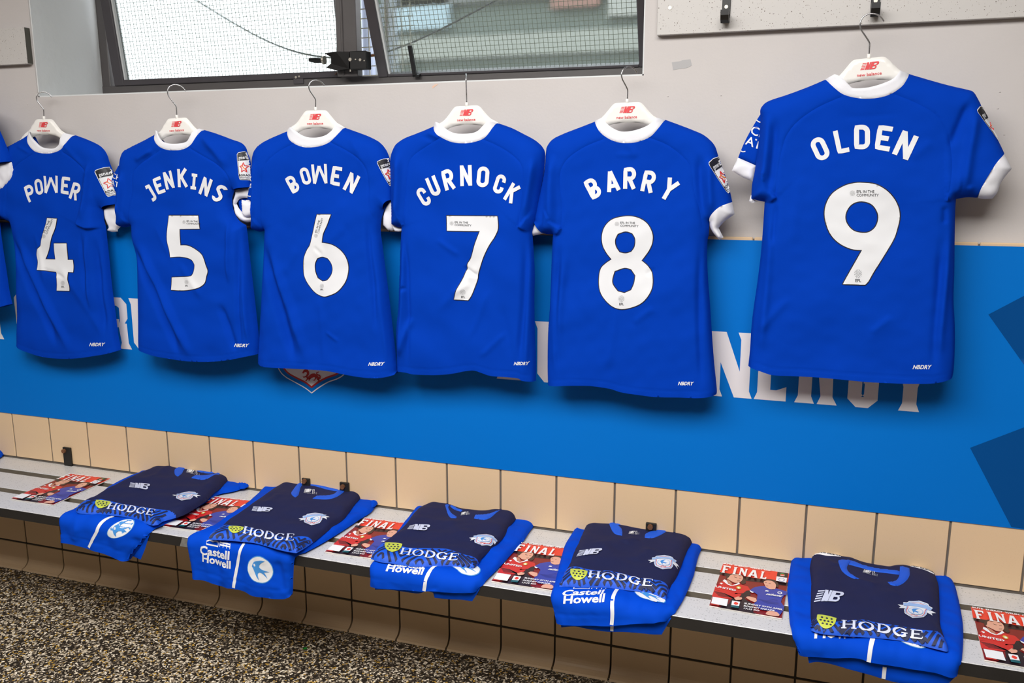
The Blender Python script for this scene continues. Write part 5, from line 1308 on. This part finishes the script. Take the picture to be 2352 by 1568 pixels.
shorts(K4, [(990,145),(920,165),(880,220),(830,300),(780,380),(755,450),(720,580),(680,740),(640,860),(630,925),(645,1000),(665,1080),(685,1178),(800,1181),(1000,1183),(1150,1185),(1250,1184),(1400,1176),(1550,1158),(1700,1148),(1795,1158),(1830,1110),(1880,1070),(1950,950),(2000,850),(2060,700),(2075,640),(2110,500),(2140,430),(2135,350),(2110,270),(2060,247),(2010,245),(1700,200),(1300,150)],
  ((685,1178),(1795,1158)), [(715,1100),(735,1225),(870,1215),(1000,1240),(1200,1268),(1350,1270),(1500,1280),(1650,1295),(1740,1296),(1790,1210),(1850,1100),(1500,1040),(900,1040)],
  [(1305,845),(1258,940),(1252,1080),(1246,1184)], ((1625,925),(150,36),(-22,-56)), ((738,912),(415,-4),(22,-44)), ((752,980),(418,-4),(8,-66)), 'blue shorts second from the right, lettering clear below the navy top', extra_stripe=[(1245,1184),(1240,1262)], waist=([(990,146),(920,166),(882,215),(875,235),(920,232),(960,210),(985,180)], ((990,150),(890,220))), seed=14, folds=[(1500,1000,1760,1100,.012,.004)])
shorts(K5, [(870,255),(800,250),(765,256),(750,350),(738,450),(745,550),(755,680),(772,770),(790,815),(800,850),(815,900),(900,898),(1050,905),(1200,906),(1250,912),(1330,935),(1450,960),(1600,985),(1750,1010),(1850,1040),(1900,1040),(1910,980),(1930,925),(1938,800),(1935,680),(1915,560),(1890,450),(1875,412),(1850,360),(1800,345),(1760,350),(1400,300),(1100,250)],
  ((815,900),(1900,1040)), [(860,830),(885,960),(950,952),(1050,970),(1150,1000),(1300,1040),(1450,1085),(1600,1110),(1800,1120),(1850,1085),(1900,1040),(1700,950),(1200,850)],
  [(1322,795),(1302,860),(1290,935)], ((1575,795),(118,28),(-26,-60)), None, ((915,790),(345,0),(6,-70)), 'rightmost blue shorts under the nearest navy top', extra_stripe=[(1402,985),(1394,1068)], seed=16, folds=[(820,820,1000,880,.01,.002),(1450,850,1700,960,.014,-.004)])
shorts(K1, [(-400,380),(-200,345),(0,352),(60,333),(97,338),(106,362),(92,392),(40,420),(0,455),(-150,520),(-400,560)], None, None, None, None, None, None, 'end of a blue waistband at the left edge of the bench', seed=17)
# ---- tops
top(K1, [(1440,515),(1500,503),(1590,517),(1650,518),(1700,540),(1760,568),(1860,578),(1940,545),(1985,542),(2035,570),(2040,605),(1990,645),(1920,720),(1860,765),(1800,830),(1700,900),(1600,960),(1470,1000),(1420,1015),(1380,1042),(1335,1050),(1290,1040),(1200,1003),(1110,978),(1000,966),(900,952),(800,952),(700,946),(665,930),(672,905),(740,862),(800,832),(870,790),(1000,720),(1150,640),(1300,570),(1380,530)],
  [(790,832),(880,818),(980,840),(1100,868),(1250,890),(1420,912),(1480,915)], (1335,1050), (665,930),
  [[(1520,590),(1530,560),(1590,530),(1625,540),(1600,570),(1580,605),(1550,628),(1530,615)], [(1945,540),(1935,575),(1890,620),(1830,645),(1760,652),(1665,640),(1700,615),(1800,618),(1890,590)], [(1610,530),(1650,518),(1690,540),(1760,568),(1860,580),(1935,560),(1930,578),(1850,592),(1750,582),(1680,558),(1640,537)]],
  [([(1985,543),(2030,560),(2042,600),(2018,622),(1990,598)], ((1992,552),(28,52),(24,-10)))], ((1205,705),(85,12),(-18,-58)), ((1615,795),(98,2),(32,-44)), [(930,905),(1010,915),(1110,932),(1220,950),(1340,972)], (28,-52), ((888,868),(64,8),(18,-34)), (1690,595,22,.25), 'leftmost folded navy training top with blue zigzag hem', seed=21, folds=[(1500,520,1300,640,.014,.004),(1900,600,1800,720,.014,.005)])
top(K2, [(1150,330),(1220,288),(1290,262),(1390,268),(1450,300),(1530,325),(1640,335),(1740,343),(1810,345),(1900,337),(1970,345),(2006,372),(1998,402),(1960,432),(1900,500),(1840,580),(1790,650),(1700,722),(1600,800),(1500,880),(1400,950),(1315,1000),(1290,1000),(1200,985),(1100,960),(1000,930),(880,900),(700,882),(560,872),(430,868),(432,850),(480,810),(560,760),(620,700),(700,650),(800,580),(900,500),(1000,430),(1080,370)],
  [(600,715),(680,735),(800,752),(950,780),(1080,815),(1200,838),(1330,830),(1440,825),(1500,822)], (1315,1000), (430,868),
  [[(1260,390),(1300,330),(1370,275),(1420,265),(1400,300),(1360,330),(1340,380),(1330,420),(1300,450),(1268,425)], [(1810,345),(1780,390),(1720,440),(1640,465),(1560,468),(1470,462),(1510,430),(1600,432),(1680,420),(1720,370),(1760,335)], [(1420,265),(1450,300),(1530,325),(1640,335),(1750,345),(1722,372),(1600,360),(1480,335),(1400,308)]],
  [([(1280,262),(1330,255),(1390,268),(1385,282),(1300,276)], None), ([(1820,350),(1900,336),(1975,345),(2006,372),(2000,405),(1972,402),(1955,372),(1900,358)], ((1850,352),(140,22),(4,-18)))], ((955,565),(95,8),(-12,-42)), ((1480,660),(125,0),(20,-60)), [(775,805),(870,828),(980,850),(1100,880),(1290,888)], (16,-68), ((702,770),(76,6),(12,-34)), (1460,395,25,.12), 'second folded navy training top from the left, above the round bird badge', seed=22, folds=[(1850,520,1940,430,.010,.006),(1150,400,1000,520,.014,.004)])
top(K3, [(1080,280),(1180,247),(1270,250),(1340,258),(1400,300),(1480,330),(1600,345),(1720,345),(1850,325),(1900,314),(1965,312),(2010,340),(2025,378),(2000,420),(1940,490),(1900,580),(1830,660),(1750,740),(1660,820),(1640,855),(1585,942),(1560,945),(1450,922),(1330,906),(1200,905),(1050,910),(900,905),(750,882),(600,862),(515,832),(510,815),(570,735),(620,690),(700,640),(780,570),(870,480),(930,390),(1000,320)],
  [(690,650),(800,690),(900,712),(1050,722),(1200,730),(1320,740),(1450,775),(1560,790),(1680,795)], (1585,942), (515,832),
  [[(1275,262),(1330,258),(1310,290),(1340,340),(1395,375),(1390,402),(1340,400),(1300,340)], [(1855,325),(1810,350),(1740,400),(1680,420),(1575,405),(1590,375),(1700,365),(1780,345)], [(1340,258),(1400,300),(1460,325),(1440,337),(1370,312),(1330,282)]],
  [], ((990,505),(105,2),(-8,-58)), ((1680,625),(128,-2),(24,-52)), [(800,785),(930,800),(1050,815),(1180,830),(1300,845),(1415,852)], (26,-66), ((735,715),(90,6),(10,-50)), (1495,365,18,.0), 'middle folded navy training top with its whole lettered hem showing', seed=23, folds=[(1300,420,1500,600,.02,.004),(1000,430,900,560,.014,.003)])
top(K4, [(1015,136),(1100,140),(1195,145),(1290,168),(1380,200),(1500,202),(1600,222),(1680,238),(1770,230),(1840,206),(1900,212),(1990,240),(2068,290),(2040,370),(2000,440),(1960,540),(1920,650),(1880,740),(1840,800),(1800,880),(1785,945),(1700,912),(1600,882),(1500,862),(1400,852),(1250,832),(1100,822),(950,825),(850,817),(715,815),(722,790),(760,700),(820,600),(860,480),(900,400),(940,300),(990,190)],
  [(815,605),(900,620),(1000,645),(1100,650),(1200,640),(1300,658),(1400,690),(1500,725),(1600,745),(1700,745),(1780,752),(1850,782)], (1785,945), (715,815),
  [[(1205,148),(1285,165),(1270,185),(1340,240),(1345,305),(1270,280),(1225,220)], [(1790,195),(1842,205),(1780,270),(1700,310),(1640,325),(1572,320),(1585,275),(1680,250),(1760,235)], [(1285,165),(1300,185),(1380,205),(1290,207),(1265,187)]],
  [], ((1005,470),(112,2),(-4,-58)), ((1760,580),(128,6),(8,-70)), [(1000,722),(1120,735),(1240,752),(1370,762),(1500,800),(1660,818)], (12,-64), ((908,700),(84,10),(10,-54)), (1470,282,20,.0), 'folded navy training top second from the right, its hem word half hidden', seed=24, folds=[(1350,380,1500,330,.014,.005),(1450,560,1650,420,.018,.004),(1100,350,1250,500,.016,.003)])
top(K5, [(910,204),(960,203),(1085,245),(1172,258),(1250,282),(1330,300),(1420,318),(1505,304),(1570,312),(1660,322),(1745,350),(1770,420),(1776,540),(1782,700),(1812,800),(1836,868),(1822,880),(1700,850),(1550,812),(1400,792),(1250,782),(1100,772),(960,757),(900,736),(896,600),(900,400),(892,300)],
  [(905,628),(960,640),(1040,665),(1100,672),(1180,665),(1260,658),(1340,675),(1450,692),(1550,712),(1660,738),(1760,745)], (1822,880), (900,736),
  [[(1085,262),(1110,255),(1172,258),(1145,300),(1155,335),(1200,370),(1235,397),(1170,374),(1110,332)], [(1570,312),(1572,360),(1545,400),(1490,432),(1440,425),(1420,402),(1470,395),(1500,365),(1505,302)], [(1172,258),(1250,282),(1330,300),(1420,320),(1505,335),(1500,356),(1420,342),(1330,324),(1240,302),(1155,285)]],
  [([(912,226),(914,202),(960,203),(1105,237),(1100,260),(1000,245),(940,226)], ((945,222),(155,38),(2,-14))), ([(1570,322),(1582,309),(1660,321),(1745,348),(1735,357),(1650,337)], ((1580,322),(150,28),(2,-12)))], ((1012,500),(86,14),(2,-72)), ((1615,595),(105,16),(22,-64)), [(1102,722),(1190,724),(1290,738),(1390,752),(1490,772),(1590,790),(1672,798)], (4,-52), ((1002,682),(64,12),(8,-44)), (1310,345,19,.22), 'nearest, rightmost folded navy training top with white shoulder tapes', seed=25, folds=[(1200,380,1350,440,.012,.003),(1000,240,1080,300,.01,.004),(1300,520,1500,470,.02,.003)])
# ------------------------------------------------------------------ match programmes
def flat(name, r, g, b, ro=.3): return mat(name, srgb(r, g, b), ro)
C_red = flat('cover_red', 232, 62, 42); C_dark = flat('cover_dark', 34, 20, 26); C_mid = flat('cover_maroon', 128, 22, 24); C_shirt = flat('cover_shirt_red', 205, 38, 34)
C_skin = flat('cover_skin', 226, 168, 142); C_skin2 = flat('cover_skin_shade', 186, 122, 96); C_hair = flat('cover_hair', 58, 36, 30); C_blue = flat('cover_blue', 44, 62, 160); C_blue2 = flat('cover_blue_shade', 30, 42, 120)
C_teal = flat('cover_teal', 20, 90, 96); C_white = flat('cover_white', 240, 240, 240); C_yel = flat('cover_yellow', 214, 190, 70); C_green = flat('cover_green', 40, 130, 70); C_page = flat('page_edge', 226, 220, 212, .6)
CQ = np.array([(435, 140), (2020, 375), (1835, 1480), (65, 1135)], float)
def homography(src, dst):
    M_ = []; r_ = []
    for (x, y), (X, Y) in zip(src, dst):
        M_ += [[x, y, 1, 0, 0, 0, -x*X, -y*X], [0, 0, 0, x, y, 1, -x*Y, -y*Y]]; r_ += [X, Y]
    h = np.linalg.solve(np.array(M_), np.array(r_)); return np.append(h, 1).reshape(3, 3)
PW, PH, PT = .163, .238, .003
HM = homography(CQ, [(0, 0), (PW, 0), (PW, -PH), (0, -PH)])
def cv(pts):
    p = np.column_stack([np.asarray(pts, float), np.ones(len(pts))])@HM.T; return p[:, :2]/p[:, 2:]
unit = np.array([(.0005, -.0005), (PW-.0005, -.0005), (PW-.0005, -PH+.0005), (.0005, -PH+.0005)])
pr = Print(lambda p, off: np.stack([p[:, 0], p[:, 1], np.full(len(p), PT+off)], 1), .0001, .00012, step=.01, ref=(0, 0, 1), clip=unit)
def cf(pts, m, sm=False): pr.fill([smooth_poly(cv(pts), n=4) if sm else cv(pts)], m); pr.layer()
def ct(body, m, x0, y0, x1, y1, cap, bold=.02, shear=0.0):
    vv, _ = text_mesh(body, bold, shear, 'LEFT'); wd = vv[:, 0].max(); d = np.array([x1-x0, y1-y0], float)
    upv = np.array([.32, -1.0])*cap
    pr.text(body, m, lambda p: cv(np.array([x0, y0])+p[:, :1]/wd*d+p[:, 1:]*upv), bold=bold, shear=shear, align='LEFT')
pr.fill([unit], C_mid); pr.layer()
cf([(435, 140), (2020, 375), (1980, 590), (1400, 520), (900, 440), (345, 345)], C_red)
cf([(345, 345), (900, 440), (1400, 520), (1980, 590), (1970, 680), (1300, 590), (850, 540), (330, 400)], C_dark)
cf([(600, 980), (850, 900), (960, 1010), (1120, 1100), (1120, 1320), (1420, 1405), (1840, 1485), (280, 1180), (540, 1100)], C_dark)
cf([(830, 860), (950, 760), (1050, 800), (1060, 900), (960, 950), (840, 960)], C_dark)
cf([(230, 690), (330, 600), (420, 555), (560, 620), (800, 640), (1000, 690), (1055, 780), (960, 790), (880, 850), (640, 870), (400, 800), (200, 760)], C_shirt)
cf([(200, 770), (400, 800), (640, 870), (840, 870), (780, 960), (560, 980), (300, 960), (140, 920)], C_shirt)
for k in range(6): pr.line(cv([(190+k*20, 800+k*22), (420+k*30, 850+k*20), (640+k*10, 950+k*8)]), .0011, C_dark)
pr.layer()
cf([(480, 500), (520, 430), (620, 385), (800, 395), (900, 440), (950, 600), (860, 640), (800, 560), (540, 520)], C_hair, True)
cf([(520, 500), (620, 620), (620, 660), (560, 640), (500, 590)], C_skin2)
cf([(545, 480), (600, 420), (740, 400), (860, 430), (885, 490), (850, 560), (770, 610), (680, 605), (610, 570), (500, 500)], C_skin, True)
cf([(405, 565), (440, 525), (490, 545), (530, 630), (620, 670), (700, 640), (790, 600), (810, 635), (720, 665), (600, 682), (515, 650)], C_white)
for a, b in (((680, 470), (740, 490)), ((790, 500), (840, 505)), ((740, 565), (810, 565))): pr.line(cv([a, b]), .0009, C_hair)
pr.layer(); cf([(370, 610), (410, 625), (370, 650), (335, 615)], C_white); cf(list(map(tuple, ell(775, 725, 55, 34, 10, 12))), C_yel); cf(list(map(tuple, ell(775, 728, 32, 20, 10, 10))), C_white)
ct('UNITED', C_white, 228, 712, 705, 812, 38, .03)
cf([(1040, 790), (1150, 720), (1300, 695), (1420, 690), (1500, 760), (1600, 782), (1690, 750), (1960, 830), (1940, 912), (1880, 922), (1830, 1000), (1805, 1090), (1885, 1200), (1868, 1290), (1765, 1425), (1690, 1340), (1500, 1300), (1300, 1270), (1120, 1130), (1205, 1060), (1225, 900), (1150, 845), (1100, 852)], C_blue)
for k in range(5): pr.line(cv([(1230+k*50, 1010+k*25), (1450+k*40, 1050+k*20), (1700+k*20, 1010+k*40)]), .0008, C_blue2)
pr.layer(); cf([(1035, 790), (1140, 845), (1095, 856), (1050, 830)], C_white)
cf([(1375, 600), (1400, 550), (1480, 525), (1650, 545), (1730, 620), (1735, 720), (1690, 730), (1640, 640), (1500, 570)], C_hair, True)
cf([(1380, 590), (1460, 555), (1580, 575), (1650, 620), (1680, 680), (1660, 770), (1540, 775), (1440, 730), (1395, 650)], C_skin, True)
for a, b in (((1410, 605), (1450, 620)), ((1500, 630), (1550, 640)), ((1430, 690), (1490, 700))): pr.line(cv([a, b]), .0009, C_hair)
pr.layer(); cf([(940, 965), (1000, 940), (1180, 990), (1205, 1060), (1150, 1092), (1020, 1030)], C_skin, True); cf([(660, 985), (760, 945), (860, 980), (830, 1030), (700, 1035)], C_skin, True)
cf([(1415, 1405), (1450, 1335), (1550, 1312), (1700, 1345), (1765, 1410), (1735, 1460)], C_skin, True)
cf(list(map(tuple, ell(1775, 870, 62, 34, 10, 14))), C_white); cf(list(map(tuple, ell(1775, 870, 40, 20, 10, 10))), C_blue)
cf([(1405, 830), (1430, 805), (1500, 818), (1490, 842)], C_white); ct('nathaniel', C_white, 1425, 915, 1835, 975, 45, .03, .4)
cf([(160, 955), (520, 1020), (480, 1187), (115, 1112)], C_white); cf([(110, 1118), (300, 1155), (295, 1172), (105, 1135)], C_red)
cf([(612, 1052), (800, 1085), (775, 1188), (588, 1162)], C_white); cf([(588, 1166), (775, 1192), (760, 1242), (575, 1212)], C_teal); cf([(640, 1120), (700, 1080), (765, 1130), (720, 1165), (670, 1150)], C_red, True)
cf([(1720, 365), (1980, 400), (1957, 508), (1697, 470)], C_dark); cf([(1695, 476), (1955, 514), (1932, 632), (1675, 582)], C_white)
cf(list(map(tuple, ell(1838, 440, 66, 40, 8, 14))), C_green); cf(list(map(tuple, ell(1838, 450, 52, 26, 8, 12))), C_red); pr.line(cv([(1780, 455), (1838, 462), (1890, 468)]), .001, C_white); pr.line(cv(ell(1815, 560, 70, 40, 8, 14)), .0006, C_blue, True)
ct('BUTE  ENERGY  WELSH  CUP', C_white, 425, 192, 1550, 358, 26, .03)
for (a, x0, x1) in (('SUNDAY 27TH APRIL', (892, 1145), (1850, 1318)), ('RODNEY PARADE', (878, 1208), (1640, 1342)), ('17:15 KO', (864, 1268), (1262, 1336))): ct(a, C_white, *x0, *x1, 34, .03)
pr.layer()
FB = {'F': [[(0, 0), (.34, 0), (.27, .12), (.27, .42), (.5, .42), (.5, .58), (.27, .58), (.27, .84), (.62, .84), (.62, .72), (.72, .72), (.72, 1), (0, 1), (.07, .88), (.07, .12)]], 'I': [[(0, 0), (.34, 0), (.27, .12), (.27, .88), (.34, 1), (0, 1), (.07, .88), (.07, .12)]],
      'N': [[(0, 0), (.26, 0), (.2, .12), (.2, .62), (.58, 0), (.72, 0), (.72, .88), (.78, 1), (.5, 1), (.56, .88), (.56, .45), (.24, 1), (0, 1), (.06, .88), (.06, .12)]],
      'A': [[(0, 0), (.28, 0), (.24, .1), (.28, .22), (.52, .22), (.56, .1), (.52, 0), (.82, 0), (.76, .1), (.52, 1), (.28, 1), (.05, .1)], [(.32, .38), (.40, .78), (.48, .38)]], 'L': [[(0, 0), (.66, 0), (.66, .3), (.56, .3), (.54, .17), (.27, .17), (.27, .88), (.34, 1), (0, 1), (.07, .88), (.07, .12)]]}
for ch, x0, w in (('F', 375, 250), ('I', 622, 270), ('N', 770, 240), ('A', 985, 300), ('L', 1275, 235)):
    yb = 392+(x0-375)*.152
    loops = [cv([(x0+a*w+b*50, yb+a*w*.152-b*170) for a, b in L]) for L in FB[ch]]
    vv, Tt = tri_fill(loops, 1, grid=False); pr._add(vv, Tt, C_white)
cover0 = pr.build('cover_print', None)
pages0 = MB().box(0, PW, -PH, 0, 0, PT, bev=.0006).build('pages', C_page)
PLAB = ['match programme on bare slats at the left end of the bench', 'match programme between the two leftmost folded kits', 'match programme tucked under the left side of the middle kit', 'match programme between the middle kit and the kit to its right', 'match programme lying clear of the nearest kit, fully visible', 'match programme cut off by the right edge of the photograph']
for i, (u, v, rot) in enumerate(((162.1, 1087.6, 1.5), (490.2, 1139.9, 2.5), (839.5, 1189.5, 1.5), (1194.6, 1245.4, .8), (1661.6, 1293.4, -2.6), (2230.1, 1393.6, -2.8))):
    q = P(u, v, z=BT+PT); e = empty('match_programme', (q[0], q[1], BT+.0004)); e.rotation_euler = (0, 0, math.radians(rot))
    tag(e, PLAB[i], 'magazine', 'match programmes along the bench')
    for src in (pages0, cover0):
        o = src if i == 0 else src.copy()
        if i: col.objects.link(o)
        o.parent = e; o.matrix_parent_inverse = Matrix.Identity(4)
